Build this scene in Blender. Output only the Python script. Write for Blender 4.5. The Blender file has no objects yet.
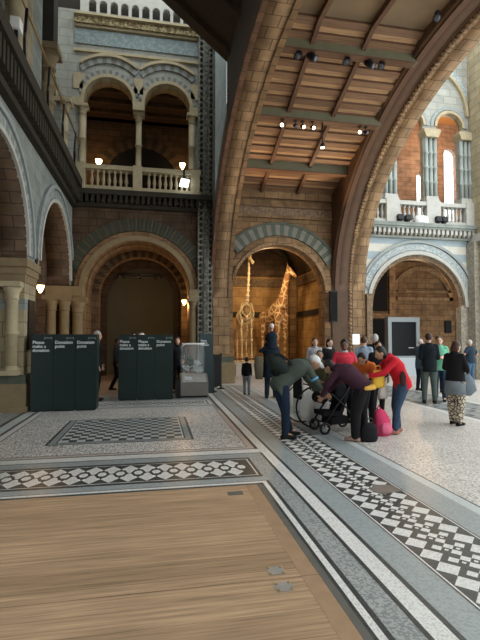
import bpy, bmesh, math, random
from mathutils import Vector, Matrix, noise
random.seed(7)
PI = math.pi
sc = bpy.context.scene
COL = sc.collection

# ------------------------------------------------------------------ materials
def newmat(name):
    m = bpy.data.materials.new(name); m.use_nodes = True
    nt = m.node_tree; b = nt.nodes['Principled BSDF']
    return m, nt, b
def N(nt, t, **kw):
    n = nt.nodes.new(t)
    for k, v in kw.items(): setattr(n, k, v)
    return n
def rgba(c): return (c[0], c[1], c[2], 1)
def coords(nt, uv):
    tc = N(nt, 'ShaderNodeTexCoord')
    return tc.outputs['UV'] if uv else tc.outputs['Object']
def mixc(nt, fac, a, b, bt='MIX'):
    mx = N(nt, 'ShaderNodeMix', data_type='RGBA', blend_type=bt)
    for s, v in ((mx.inputs[0], fac), (mx.inputs[6], a), (mx.inputs[7], b)):
        if hasattr(v, 'is_linked'): nt.links.new(v, s)
        elif isinstance(v, (int, float)): s.default_value = v
        else: s.default_value = rgba(v)
    return mx.outputs[2]
def plain(name, c, rough=.7, var=.25, scale=3., metal=0., uv=False, bump=0., spec=.3):
    m, nt, b = newmat(name)
    nz = N(nt, 'ShaderNodeTexNoise'); nz.inputs['Scale'].default_value = scale; nz.inputs['Detail'].default_value = 5
    nt.links.new(coords(nt, uv), nz.inputs['Vector'])
    lo = [x * (1 - var) for x in c]; hi = [min(1, x * (1 + var)) for x in c]
    nt.links.new(mixc(nt, nz.outputs['Fac'], lo, hi), b.inputs['Base Color'])
    b.inputs['Roughness'].default_value = rough; b.inputs['Metallic'].default_value = metal
    b.inputs['Specular IOR Level'].default_value = spec
    if bump:
        bp = N(nt, 'ShaderNodeBump'); bp.inputs['Strength'].default_value = bump
        nt.links.new(nz.outputs['Fac'], bp.inputs['Height']); nt.links.new(bp.outputs[0], b.inputs['Normal'])
    return m
def brick(name, c1, c2, mortar, w=.55, h=.3, rough=.75, ms=.012, var=.35, bump=.25, off=.5):
    m, nt, b = newmat(name)
    uv = coords(nt, True)
    br = N(nt, 'ShaderNodeTexBrick'); br.offset = off
    br.inputs['Color1'].default_value = rgba(c1); br.inputs['Color2'].default_value = rgba(c2)
    br.inputs['Mortar'].default_value = rgba(mortar); br.inputs['Scale'].default_value = 1
    br.inputs['Mortar Size'].default_value = ms; br.inputs['Brick Width'].default_value = w; br.inputs['Row Height'].default_value = h
    br.inputs['Bias'].default_value = 0
    nt.links.new(uv, br.inputs['Vector'])
    nz = N(nt, 'ShaderNodeTexNoise'); nz.inputs['Scale'].default_value = 2.2; nz.inputs['Detail'].default_value = 6
    nt.links.new(uv, nz.inputs['Vector'])
    mr = N(nt, 'ShaderNodeMapRange'); mr.inputs[1].default_value = .3; mr.inputs[2].default_value = .7
    mr.inputs[3].default_value = 1 - var; mr.inputs[4].default_value = 1 + var
    nt.links.new(nz.outputs['Fac'], mr.inputs[0])
    vm = N(nt, 'ShaderNodeVectorMath', operation='SCALE')
    nt.links.new(br.outputs['Color'], vm.inputs[0]); nt.links.new(mr.outputs[0], vm.inputs['Scale'])
    nt.links.new(vm.outputs[0], b.inputs['Base Color'])
    b.inputs['Roughness'].default_value = rough; b.inputs['Specular IOR Level'].default_value = .3
    bp = N(nt, 'ShaderNodeBump'); bp.inputs['Strength'].default_value = bump; bp.inputs['Distance'].default_value = .02
    iv = N(nt, 'ShaderNodeMath', operation='SUBTRACT'); iv.inputs[0].default_value = 1
    nt.links.new(br.outputs['Fac'], iv.inputs[1]); nt.links.new(iv.outputs[0], bp.inputs['Height']); nt.links.new(bp.outputs[0], b.inputs['Normal'])
    return m
def stripes(name, c1, c2, period, duty=.5, axis=1, rough=.7, var=.2, uv=True):
    m, nt, b = newmat(name)
    v = coords(nt, uv)
    sp = N(nt, 'ShaderNodeSeparateXYZ'); nt.links.new(v, sp.inputs[0])
    d = N(nt, 'ShaderNodeMath', operation='DIVIDE'); d.inputs[1].default_value = period
    nt.links.new(sp.outputs[axis], d.inputs[0])
    f = N(nt, 'ShaderNodeMath', operation='FRACT'); nt.links.new(d.outputs[0], f.inputs[0])
    g = N(nt, 'ShaderNodeMath', operation='GREATER_THAN'); g.inputs[1].default_value = duty; nt.links.new(f.outputs[0], g.inputs[0])
    nz = N(nt, 'ShaderNodeTexNoise'); nz.inputs['Scale'].default_value = 4; nz.inputs['Detail'].default_value = 5
    nt.links.new(v, nz.inputs['Vector'])
    c = mixc(nt, g.outputs[0], c1, c2)
    mr = N(nt, 'ShaderNodeMapRange'); mr.inputs[3].default_value = 1 - var; mr.inputs[4].default_value = 1 + var
    nt.links.new(nz.outputs['Fac'], mr.inputs[0])
    vm = N(nt, 'ShaderNodeVectorMath', operation='SCALE'); nt.links.new(c, vm.inputs[0]); nt.links.new(mr.outputs[0], vm.inputs['Scale'])
    nt.links.new(vm.outputs[0], b.inputs['Base Color']); b.inputs['Roughness'].default_value = rough
    return m
def terrazzo(name, base, chips, scale=60, amount=.5, rough=.35):
    m, nt, b = newmat(name)
    v = coords(nt, False)
    vo = N(nt, 'ShaderNodeTexVoronoi'); vo.inputs['Scale'].default_value = scale; nt.links.new(v, vo.inputs['Vector'])
    sp = N(nt, 'ShaderNodeSeparateColor'); nt.links.new(vo.outputs['Color'], sp.inputs[0])
    g = N(nt, 'ShaderNodeMapRange'); g.inputs[1].default_value = amount - .12; g.inputs[2].default_value = amount + .12
    nt.links.new(sp.outputs[0], g.inputs[0])
    c = mixc(nt, g.outputs[0], chips, base)
    nz = N(nt, 'ShaderNodeTexNoise'); nz.inputs['Scale'].default_value = .9; nz.inputs['Detail'].default_value = 4; nt.links.new(v, nz.inputs['Vector'])
    mr = N(nt, 'ShaderNodeMapRange'); mr.inputs[3].default_value = .85; mr.inputs[4].default_value = 1.12
    nt.links.new(nz.outputs['Fac'], mr.inputs[0])
    vm = N(nt, 'ShaderNodeVectorMath', operation='SCALE'); nt.links.new(c, vm.inputs[0]); nt.links.new(mr.outputs[0], vm.inputs['Scale'])
    nt.links.new(vm.outputs[0], b.inputs['Base Color'])
    b.inputs['Roughness'].default_value = rough; b.inputs['Specular IOR Level'].default_value = .4
    return m
def planks(name, c1, c2, dark, pw=.2, pl=2.2, rough=.45, sx=.25, sy=7):
    m, nt, b = newmat(name)
    v = coords(nt, False)
    br = N(nt, 'ShaderNodeTexBrick'); br.offset = .37 if pl < 30 else 0.
    br.inputs['Color1'].default_value = rgba(c1); br.inputs['Color2'].default_value = rgba(c2); br.inputs['Mortar'].default_value = rgba(dark)
    br.inputs['Scale'].default_value = 1; br.inputs['Mortar Size'].default_value = .0025; br.inputs['Brick Width'].default_value = pl; br.inputs['Row Height'].default_value = pw
    sh_ = N(nt, 'ShaderNodeMapping'); sh_.inputs['Location'].default_value = (100 if pl > 30 else 0, .02, 0); nt.links.new(v, sh_.inputs[0])
    nt.links.new(sh_.outputs[0], br.inputs['Vector'])
    mp = N(nt, 'ShaderNodeMapping'); mp.inputs['Scale'].default_value = (sx * 4, sy * 4, 1); nt.links.new(v, mp.inputs[0])
    nz = N(nt, 'ShaderNodeTexNoise'); nz.inputs['Scale'].default_value = 1.3; nz.inputs['Detail'].default_value = 9; nz.inputs['Roughness'].default_value = .65
    nt.links.new(mp.outputs[0], nz.inputs['Vector'])
    mr = N(nt, 'ShaderNodeMapRange'); mr.inputs[1].default_value = .3; mr.inputs[2].default_value = .7; mr.inputs[3].default_value = .52; mr.inputs[4].default_value = 1.38
    nt.links.new(nz.outputs['Fac'], mr.inputs[0])
    vm = N(nt, 'ShaderNodeVectorMath', operation='SCALE'); nt.links.new(br.outputs['Color'], vm.inputs[0]); nt.links.new(mr.outputs[0], vm.inputs['Scale'])
    nt.links.new(vm.outputs[0], b.inputs['Base Color']); b.inputs['Roughness'].default_value = rough; b.inputs['Specular IOR Level'].default_value = .35
    return m
def emis(name, c, s):
    m, nt, b = newmat(name)
    b.inputs['Base Color'].default_value = rgba(c); b.inputs['Emission Color'].default_value = rgba(c); b.inputs['Emission Strength'].default_value = s
    return m
def voronoi_patch(name, patch, line, scale=4., width=.06):
    m, nt, b = newmat(name)
    v = coords(nt, False)
    vo = N(nt, 'ShaderNodeTexVoronoi', feature='DISTANCE_TO_EDGE'); vo.inputs['Scale'].default_value = scale; nt.links.new(v, vo.inputs['Vector'])
    g = N(nt, 'ShaderNodeMapRange'); g.inputs[1].default_value = width; g.inputs[2].default_value = width + .04; nt.links.new(vo.outputs['Distance'], g.inputs[0])
    nt.links.new(mixc(nt, g.outputs[0], line, patch), b.inputs['Base Color']); b.inputs['Roughness'].default_value = .8
    return m
def carved(name, lo, hi, scale=14., uv=True):
    m, nt, b = newmat(name)
    v = coords(nt, uv)
    vo = N(nt, 'ShaderNodeTexVoronoi', feature='SMOOTH_F1'); vo.inputs['Scale'].default_value = scale; nt.links.new(v, vo.inputs['Vector'])
    g = N(nt, 'ShaderNodeMapRange'); g.inputs[1].default_value = .15; g.inputs[2].default_value = .55; nt.links.new(vo.outputs['Distance'], g.inputs[0])
    nt.links.new(mixc(nt, g.outputs[0], hi, lo), b.inputs['Base Color']); b.inputs['Roughness'].default_value = .75
    bp = N(nt, 'ShaderNodeBump'); bp.inputs['Strength'].default_value = .6; bp.invert = True
    nt.links.new(vo.outputs['Distance'], bp.inputs['Height']); nt.links.new(bp.outputs[0], b.inputs['Normal'])
    return m
def glass(name, tint=(.9, .95, .95), alpha=.07):
    m, nt, b = newmat(name)
    b.inputs['Base Color'].default_value = rgba(tint); b.inputs['Roughness'].default_value = .05; b.inputs['Alpha'].default_value = alpha
    return m

M = {}
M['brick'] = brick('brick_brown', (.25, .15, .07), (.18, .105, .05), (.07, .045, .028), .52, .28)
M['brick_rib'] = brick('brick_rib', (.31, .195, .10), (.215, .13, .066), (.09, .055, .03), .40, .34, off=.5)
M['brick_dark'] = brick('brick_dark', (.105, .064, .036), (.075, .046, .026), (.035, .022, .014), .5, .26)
M['brick_gold'] = brick('brick_gold', (.47, .28, .11), (.39, .225, .085), (.22, .13, .06), .8, .4, var=.25)
M['brick_or'] = brick('brick_orange', (.36, .20, .115), (.31, .165, .09), (.17, .10, .06), .5, .22)
M['stone_pale'] = brick('stone_pale_grey', (.38, .385, .335), (.33, .335, .295), (.25, .25, .22), .6, .3, var=.15, bump=.1)
M['stone_blue'] = brick('stone_blue_grey', (.27, .295, .265), (.225, .25, .225), (.17, .185, .165), .6, .3, var=.2, bump=.1)
M['stone_striped'] = stripes('stone_striped', (.62, .60, .52), (.34, .41, .44), .62, .5)
M['stone_buff'] = brick('stone_buff', (.40, .34, .22), (.33, .275, .175), (.2, .16, .1), .55, .33, var=.2, bump=.15)
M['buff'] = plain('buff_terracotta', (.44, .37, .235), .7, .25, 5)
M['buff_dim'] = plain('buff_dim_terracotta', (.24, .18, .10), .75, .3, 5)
M['pale_trim'] = plain('pale_trim', (.46, .455, .41), .7, .2, 6)
M['grey_trim'] = plain('grey_trim', (.30, .33, .32), .7, .25, 6)
M['vous_a'] = plain('voussoir_dark_green', (.05, .062, .042), .7, .3, 5)
M['vous_b'] = plain('voussoir_dark_brown', (.085, .07, .045), .7, .3, 5)
M['vous_c'] = plain('voussoir_grey', (.20, .19, .15), .7, .3, 5)
M['green_trim'] = plain('green_grey_trim', (.09, .105, .08), .7, .3, 5)
M['blue_tile'] = carved('blue_tile_band', (.18, .235, .235), (.28, .335, .325), 12)
M['gold_carved'] = carved('gold_carved_band', (.13, .095, .04), (.46, .37, .19), 13)
M['carved_pale'] = carved('carved_pale', (.27, .25, .20), (.42, .385, .305), 11)
M['carved_dark'] = carved('carved_dark', (.05, .05, .04), (.20, .20, .16), 13)
M['carved_brown'] = carved('carved_brown', (.13, .085, .05), (.29, .19, .10), 16)
M['chevron'] = carved('chevron_ring', (.27, .325, .335), (.52, .535, .505), 16)
M['carved_mid'] = carved('carved_mid', (.13, .13, .11), (.33, .33, .28), 15)
M['ledge_dark'] = plain('ledge_dark', (.034, .029, .02), .8, .3, 6)
M['timber_dark'] = planks('timber_dark', (.055, .032, .022), (.04, .024, .017), (.015, .01, .008), .3, 3, rough=.6)
M['timber_brown'] = plain('timber_joist', (.11, .055, .03), .6, .3, 7)
M['beam_green'] = plain('beam_green', (.13, .12, .072), .6, .25, 4)
M['dull_panel'] = plain('plain_ceiling_panel', (.20, .14, .08), .8, .2, 2)
M['gallery_ceil'] = plain('gallery_ceiling_paint', (.06, .033, .018), .8, .3, 2)
M['orange_wood'] = planks('orange_ceiling_wood', (.75, .36, .12), (.65, .28, .09), (.3, .12, .04), .25, 2)
M['screen_wall'] = plain('recess_screen', (.20, .18, .12), .85, .15, 1.5)
M['black'] = plain('black_metal', (.012, .012, .014), .45, .2)
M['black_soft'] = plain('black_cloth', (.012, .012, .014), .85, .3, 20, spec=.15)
M['kiosk_green'] = plain('kiosk_dark_green', (.012, .026, .024), .45, .2, 2)
M['letter'] = plain('pale_lettering', (.80, .86, .86), .6, .05)
M['logo'] = plain('faint_logo', (.20, .25, .24), .6, .05)
M['steel'] = plain('brushed_steel', (.36, .36, .34), .35, .2, 12, metal=.25)
M['greymetal'] = plain('grey_box_metal', (.20, .19, .17), .4, .15, 4, metal=.4)
M['dark_strip'] = plain('dark_metal_strip', (.13, .13, .115), .45, .2, 9)
M['brass'] = plain('brass_rail', (.50, .36, .18), .35, .2, 9, metal=.8)
M['lead'] = plain('white_paint', (.75, .75, .72), .5, .05)
M['frame_grey'] = plain('pale_grey_frame', (.30, .34, .36), .5, .08)
M['panel_blue'] = plain('pale_blue_panel', (.52, .60, .64), .45, .06)
M['dark_glass'] = plain('dark_screen_glass', (.008, .01, .012), .35, .1, spec=.12)
M['glass'] = glass('clear_glass')
M['paper'] = plain('paper_notes', (.42, .47, .45), .8, .3, 14)
M['paper_g'] = plain('green_notes', (.05, .09, .055), .8, .4, 14)
M['t_speck'] = terrazzo('terrazzo_speckled', (.80, .79, .75), (.25, .235, .215), 62, .38)
M['t_speck2'] = terrazzo('terrazzo_cream_speckled', (.74, .72, .67), (.36, .325, .29), 64, .38)
M['t_grey'] = terrazzo('terrazzo_grey', (.40, .425, .415), (.22, .25, .25), 70, .45)
M['t_white'] = terrazzo('terrazzo_white', (.78, .79, .76), (.60, .60, .57), 100, .3)
M['t_black'] = terrazzo('terrazzo_black', (.035, .045, .045), (.06, .07, .07), 80, .5)
M['t_pink'] = terrazzo('terrazzo_pink', (.60, .52, .46), (.42, .36, .32), 90, .4)
M['t_blue'] = terrazzo('terrazzo_blue_white', (.60, .655, .645), (.48, .535, .53), 90, .4)
M['t_bm'] = terrazzo('terrazzo_blue_grey_tile', (.36, .405, .405), (.29, .335, .34), 60, .4)
M['t_brown'] = plain('worn_brown_patch', (.20, .17, .14), .6, .3, 9)
M['hatch'] = planks('hatch_planks', (.47, .32, .195), (.34, .23, .135), (.22, .145, .085), .24, 400)
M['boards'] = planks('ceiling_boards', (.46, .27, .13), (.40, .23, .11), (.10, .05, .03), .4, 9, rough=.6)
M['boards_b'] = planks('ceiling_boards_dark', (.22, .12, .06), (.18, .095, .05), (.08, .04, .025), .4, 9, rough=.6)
M['bone'] = plain('bone', (.66, .52, .31), .6, .15, 8)
M['giraffe'] = voronoi_patch('giraffe_coat', (.30, .14, .045), (.66, .48, .27), 3.6, .055)
M['horn'] = plain('dark_horn', (.09, .05, .03), .8, .2)
M['plinth'] = plain('white_plinth', (.62, .58, .50), .6, .1)
M['rope'] = plain('dark_red_rope', (.12, .03, .02), .7, .2)
M['lamp'] = emis('warm_lamp', (1, .62, .25), 12)
M['spot_on'] = emis('spot_lens_lit', (1, .80, .50), 9)
M['spot_off'] = plain('spot_lens_dark', (.10, .11, .12), .15, .1)
M['flood_on'] = emis('white_flood', (.85, .95, 1), 3)
M['notice'] = emis('lit_notice', (1, .93, .82), .6)

# ------------------------------------------------------------------ mesh builder
class MB:
    def __init__(s): s.v = []; s.f = []; s.m = []; s.uv = []; s.sm = []
    def face(s, pts, mat=0, uv=None, smooth=False):
        i = len(s.v); s.v += [tuple(p) for p in pts]; s.f.append(tuple(range(i, i + len(pts)))); s.m.append(mat); s.uv.append(uv); s.sm.append(smooth)
    def box(s, x0, x1, y0, y1, z0, z1, mat=0, T=None):
        c = [(x, y, z) for z in (z0, z1) for y in (y0, y1) for x in (x0, x1)]
        if T: c = [tuple(T @ Vector(p)) for p in c]
        for q in ((0, 2, 3, 1), (4, 5, 7, 6), (0, 1, 5, 4), (2, 6, 7, 3), (0, 4, 6, 2), (1, 3, 7, 5)): s.face([c[k] for k in q], mat)
    def prism(s, pts, axis, a, b, mat=0):
        f = {0: lambda p, t: (t, p[0], p[1]), 1: lambda p, t: (p[0], t, p[1]), 2: lambda p, t: (p[0], p[1], t)}[axis]
        s.face([f(p, a) for p in pts], mat); s.face([f(p, b) for p in pts][::-1], mat)
        for i in range(len(pts)):
            p, q = pts[i], pts[(i + 1) % len(pts)]; s.face([f(p, a), f(q, a), f(q, b), f(p, b)], mat)
    def lathe(s, prof, cx=0, cy=0, n=14, mat=0, T=None):
        rings = []
        for r, z in prof:
            ring = [Vector((cx + r * math.cos(2 * PI * k / n), cy + r * math.sin(2 * PI * k / n), z)) for k in range(n)]
            if T: ring = [T @ p for p in ring]
            rings.append(ring)
        for a, b in zip(rings, rings[1:]):
            for k in range(n): s.face([a[k], a[(k + 1) % n], b[(k + 1) % n], b[k]], mat, None, True)
        s.face(rings[0][::-1], mat); s.face(rings[-1], mat)
    def tube(s, pts, r, n=8, mat=0, closed=False):
        pts = [Vector(p) for p in pts]; rings = []; L = len(pts)
        rr = r if isinstance(r, (list, tuple)) else [r] * L
        up = None
        for i, p in enumerate(pts):
            if closed: d = (pts[(i + 1) % L] - pts[i - 1]).normalized()
            else: d = (pts[min(i + 1, L - 1)] - pts[max(i - 1, 0)]).normalized()
            if up is None: up = Vector((0, 0, 1)) if abs(d.z) < .9 else Vector((0, 1, 0))
            u = d.cross(up).normalized(); up = u.cross(d).normalized()
            rings.append([p + rr[i] * (math.cos(2 * PI * k / n) * u + math.sin(2 * PI * k / n) * up) for k in range(n)])
        prs = list(zip(rings, rings[1:])) + ([(rings[-1], rings[0])] if closed else [])
        for a, b in prs:
            for k in range(n): s.face([a[k], a[(k + 1) % n], b[(k + 1) % n], b[k]], mat, None, True)
        if not closed: s.face(rings[0][::-1], mat); s.face(rings[-1], mat)
    def ball(s, c, rx, ry=None, rz=None, mat=0, T=None, n=12, m=8):
        ry = rx if ry is None else ry; rz = rx if rz is None else rz; c = Vector(c)
        g = lambda i, j: Vector((rx * math.sin(PI * i / m) * math.cos(2 * PI * j / n), ry * math.sin(PI * i / m) * math.sin(2 * PI * j / n), rz * math.cos(PI * i / m)))
        P = lambda i, j: c + ((T @ g(i, j)) if T else g(i, j))
        for i in range(m):
            for j in range(n):
                if i == 0: s.face([P(0, 0), P(1, j), P(1, j + 1)], mat, None, True)
                elif i == m - 1: s.face([P(i, j), P(m, 0), P(i, j + 1)], mat, None, True)
                else: s.face([P(i, j), P(i + 1, j), P(i + 1, j + 1), P(i, j + 1)], mat, None, True)
    def cap(s, p, q, r0, r1, n=10, mat=0):
        p, q = Vector(p), Vector(q)
        s.tube([p, q], [r0, r1], n, mat); s.ball(p, r0, mat=mat, n=10, m=6); s.ball(q, r1, mat=mat, n=10, m=6)
    def loft(s, secs, n=18, mat=0):
        # secs: (centre, lateral axis, ru, depth axis, rv)
        rings = []
        for c, u, ru, v, rv in secs:
            c, u, v = Vector(c), Vector(u).normalized(), Vector(v).normalized()
            rings.append([c + ru * math.cos(2 * PI * k / n) * u + rv * math.sin(2 * PI * k / n) * v for k in range(n)])
        for a, b in zip(rings, rings[1:]):
            for k in range(n): s.face([a[k], a[(k + 1) % n], b[(k + 1) % n], b[k]], mat, None, True)
        s.face(rings[0][::-1], mat); s.face(rings[-1], mat)
    def mesh(s, name, mats):
        me = bpy.data.meshes.new(name); me.from_pydata(s.v, [], s.f)
        uvl = me.uv_layers.new(name='UVMap')
        for p, mi, uv, smo in zip(me.polygons, s.m, s.uv, s.sm):
            p.material_index = mi; p.use_smooth = smo
        for m in mats: me.materials.append(m)
        me.update()
        for p, uv in zip(me.polygons, s.uv):
            nn = p.normal
            ax = max(range(3), key=lambda k: abs(nn[k]))
            for k, li in enumerate(p.loop_indices):
                if uv: uvl.data[li].uv = uv[k]
                else:
                    c = me.vertices[me.loops[li].vertex_index].co
                    uvl.data[li].uv = (c.y, c.z) if ax == 0 else ((c.x, c.z) if ax == 1 else (c.x, c.y))
        bm = bmesh.new(); bm.from_mesh(me); bmesh.ops.remove_doubles(bm, verts=bm.verts, dist=1e-5); bmesh.ops.recalc_face_normals(bm, faces=bm.faces); bm.to_mesh(me); bm.free()
        return me
    def build(s, name, mats, parent=None):
        if not isinstance(mats, (list, tuple)): mats = [mats]
        o = bpy.data.objects.new(name, s.mesh(name, mats)); COL.objects.link(o)
        if parent: o.parent = parent
        return o
def tag(o, label=None, cat=None, group=None, kind=None):
    if label: o['label'] = label
    if cat: o['category'] = cat
    if group: o['group'] = group
    if kind: o['kind'] = kind
    return o
def empty(name, loc=(0, 0, 0), rz=0, label=None, cat=None, group=None):
    o = bpy.data.objects.new(name, None); COL.objects.link(o); o.location = loc; o.rotation_euler = (0, 0, rz); o.empty_display_size = .1
    return tag(o, label, cat, group)
def struct(mb, name, mats, parent=None):
    o = mb.build(name, mats, parent)
    if not parent: o['kind'] = 'structure'
    return o
def copy_tree(o, parent=None):
    c = o.copy(); COL.objects.link(c)
    if parent: c.parent = parent
    for ch in [x for x in COL.objects if x.parent == o]: copy_tree(ch, c)
    return c
def bake(o):
    dg = bpy.context.evaluated_depsgraph_get(); me = bpy.data.meshes.new_from_object(o.evaluated_get(dg)); old = o.data
    o.modifiers.clear(); o.data = me; me.name = o.name
    return o
def remesh(o, vox, smooth=3, fac=.5):
    r = o.modifiers.new('r', 'REMESH'); r.mode = 'VOXEL'; r.voxel_size = vox; r.use_smooth_shade = True
    if smooth: q = o.modifiers.new('s', 'SMOOTH'); q.iterations = smooth; q.factor = fac
    bpy.context.view_layer.update()
    return bake(o)
def lettering(txt, size, parent, loc, rot=(PI / 2, 0, 0), mat='letter', name='lettering', sp=.9):
    cu = bpy.data.curves.new(name, 'FONT'); cu.body = txt; cu.size = size; cu.extrude = .002; cu.space_line = sp; cu.offset = size * .012
    t = bpy.data.objects.new('t', cu); COL.objects.link(t); bpy.context.view_layer.update()
    me = bpy.data.meshes.new_from_object(t.evaluated_get(bpy.context.evaluated_depsgraph_get()))
    bpy.data.objects.remove(t); me.materials.clear(); me.materials.append(M[mat])
    o = bpy.data.objects.new(name, me); COL.objects.link(o); o.parent = parent; o.location = loc; o.rotation_euler = rot
    return o

XZ = lambda y0: (lambda a, z, t: (a, y0 + t, z))      # wall facing -Y
YZ = lambda x0: (lambda a, z, t: (x0 - t, a, z))      # wall facing +X
def arch_wall(mb, T, a0, a1, z0, z1, th, ops, mat=0, imat=None, n=28):
    """slab a0..a1 x z0..z1, thickness th, arched openings (c, R, spring, bottom)"""
    imat = mat if imat is None else imat
    def quad(p, q, r, s):
        for t in (0, th): mb.face([T(*p, t), T(*q, t), T(*r, t), T(*s, t)], mat, [p, q, r, s])
    def side(p, q, m=mat):
        L = math.hypot(p[0] - q[0], p[1] - q[1])
        return mb.face([T(*p, 0), T(*q, 0), T(*q, th), T(*p, th)], m, [(0, p[1]), (0, q[1]), (th, q[1]), (th, p[1])] if abs(p[0] - q[0]) < 1e-6 else [(p[0], 0), (q[0], 0), (q[0], th), (p[0], th)])
    cur = a0
    for c, R, sp, zb in sorted(ops):
        quad((cur, z0), (c - R, z0), (c - R, z1), (cur, z1))
        if zb > z0: quad((c - R, z0), (c + R, z0), (c + R, zb), (c - R, zb)); side((c - R, zb), (c + R, zb))
        arc = [(c - R * math.cos(PI * k / n), sp + R * math.sin(PI * k / n)) for k in range(n + 1)]
        s = 0
        for p, q in zip(arc, arc[1:]):
            quad(p, q, (q[0], z1), (p[0], z1))
            L = R * PI / n
            mb.face([T(*p, 0), T(*q, 0), T(*q, th), T(*p, th)], imat, [(0, s), (0, s + L), (th, s + L), (th, s)], True); s += L
        for x in (c - R, c + R): side((x, zb), (x, sp), imat)
        cur = c + R
    quad((cur, z0), (a1, z0), (a1, z1), (cur, z1))
    side((a0, z0), (a0, z1)); side((a1, z0), (a1, z1)); side((a0, z1), (a1, z1)); xs = [a0] + [v for c, R, sp, zb in sorted(ops) for v in ((c - R, c + R) if zb <= z0 else ())] + [a1]
    for i in range(0, len(xs), 2): side((xs[i], z0), (xs[i + 1], z0))
def ring(mb, T, c, sp, r0, r1, t0, t1, n=30, mats=(0,), a0=0., a1=PI, lo=-1e9, hi=1e9, gap=0.):
    """extruded annular sector, alternating materials per voussoir"""
    for k in range(n):
        th0 = a0 + (a1 - a0) * k / n; th1 = a0 + (a1 - a0) * (k + 1) / n
        q = lambda r, th: (c - r * math.cos(th), sp + r * math.sin(th))
        mid = q((r0 + r1) / 2, (th0 + th1) / 2)[0]
        if mid < lo or mid > hi: continue
        th1 -= gap * (th1 - th0)
        P = [q(r0, th0), q(r1, th0), q(r1, th1), q(r0, th1)]
        P = [(min(max(x, lo), hi), z) for x, z in P]
        m = mats[k % len(mats)]
        F = [T(*p, t0) for p in P]; B = [T(*p, t1) for p in P]
        mb.face(F, m); mb.face(B[::-1], m)
        for i in range(4):
            j = (i + 1) % 4
            if i in (0, 2) and len(mats) == 1 and 0 < k < n - 1 and not gap: continue
            mb.face([F[i], F[j], B[j], B[i]], m)
def column(name, label, x, y, z0, z1, r, ms, cat='column', group=None, n=14, bands=0, capm=None, square=True):
    h = z1 - z0; root = empty(name, (x, y, z0), 0, label, cat, group)
    b = MB(); b.box(-r * 1.5, r * 1.5, -r * 1.5, r * 1.5, 0, r * .8); b.lathe([(r * 1.45, r * .8), (r * 1.5, r * 1.0), (r * 1.2, r * 1.3), (r * 1.05, r * 1.6)], n=n); b.build('base', M[capm or ms], root)
    s = MB(); prof = [(r, r * 1.6)]
    for k in range(bands):
        zc = r * 1.6 + (h - r * 4.8) * (k + 1) / (bands + 1)
        prof += [(r, zc - r * .35), (r * 1.25, zc - r * .2), (r * 1.25, zc + r * .2), (r, zc + r * .35)]
    prof.append((r, h - r * 3.2)); s.lathe(prof, n=n); s.build('shaft', M[ms], root)
    c = MB(); c.lathe([(r, h - r * 3.2), (r * 1.25, h - r * 3.0), (r * 1.05, h - r * 2.8), (r * 1.2, h - r * 1.9), (r * 1.7, h - r * .9)], n=n); c.box(-r * 1.75, r * 1.75, -r * 1.75, r * 1.75, h - r * .9, h); c.build('capital', M[capm or ms], root)
    return root
def balustrade(label, x0, x1, y, z0, z1, n, mat, peds=(), group=None, depth=.3):
    root = empty('balustrade', ((x0 + x1) / 2, y, z0), 0, label, 'balustrade', group); cx = (x0 + x1) / 2; h = z1 - z0
    a = MB(); a.box(x0 - cx, x1 - cx, 0, depth, 0, h * .16); a.build('plinth_rail', mat, root)
    a = MB(); a.box(x0 - cx, x1 - cx, -.03, depth + .03, h * .83, h); a.build('handrail', mat, root)
    for p in peds:
        a = MB(); a.box(p[0] - cx, p[1] - cx, -.06, depth + .05, 0, h * 1.04); a.build('pedestal', mat, root)
    bal = None
    for k in range(n):
        x = x0 + (x1 - x0) * (k + .5) / n
        if any(p[0] - .04 < x < p[1] + .04 for p in peds): continue
        if bal is None:
            a = MB(); w = h * .67
            a.lathe([(.05, h * .16), (.055, h * .2), (.035, h * .26), (.065, h * .42), (.04, h * .6), (.03, h * .7), (.055, h * .76), (.06, h * .83)], n=8)
            bal = a.build('baluster', mat, root); o = bal
        else: o = bal.copy(); COL.objects.link(o); o.parent = root
        o.location = (x - cx, depth / 2, 0)
    return root

YB = 15.8; XL = -2.8
# ------------------------------------------------------------------ floor
fl = MB(); FM = ['t_speck', 't_grey', 't_white', 't_black', 't_pink', 't_bm', 't_speck2', 't_brown', 'orange_floor', 't_blue']
M['orange_floor'] = planks('side_floor', (.42, .30, .20), (.36, .26, .17), (.15, .10, .06), .25, 2)
FI = {k: i for i, k in enumerate(FM)}
def fq(m, x0, x1, y0, y1, lv=0):
    z = lv * .0008; fl.face([(x0, y0, z), (x1, y0, z), (x1, y1, z), (x0, y1, z)], FI[m])
def fp(m, pts, lv): fl.face([(p[0], p[1], lv * .0008) for p in pts], FI[m])
fq('t_speck2', -9, 15, -3, 26, 0)
fq('t_grey', -9, 3.12, -3, 13.2, 1)                       # left half ground
fq('t_speck', -2.37, 1.36, 6.62, 10.06, 2)                # speckled panel
fq('t_black', -9, 1.50, 6.47, 6.50, 3); fq('t_pink', -9, 1.46, 6.50, 6.60, 3); fq('t_black', -9, 1.36, 6.60, 6.62, 3)
fq('t_pink', 1.37, 1.46, 6.6, 10.06, 3); fq('t_black', 1.36, 1.37, 6.6, 10.06, 3); fq('t_black', 1.46, 1.50, 6.47, 13, 3)
fq('t_white', -9, 1.51, 6.27, 6.47, 2); fq('t_black', -9, 1.49, 6.245, 6.27, 2); fq('t_bm', -9, 1.3, 6.05, 6.245, 2)
fq('t_speck', -2.4, 1.36, 10.06, 10.7, 2)
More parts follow.
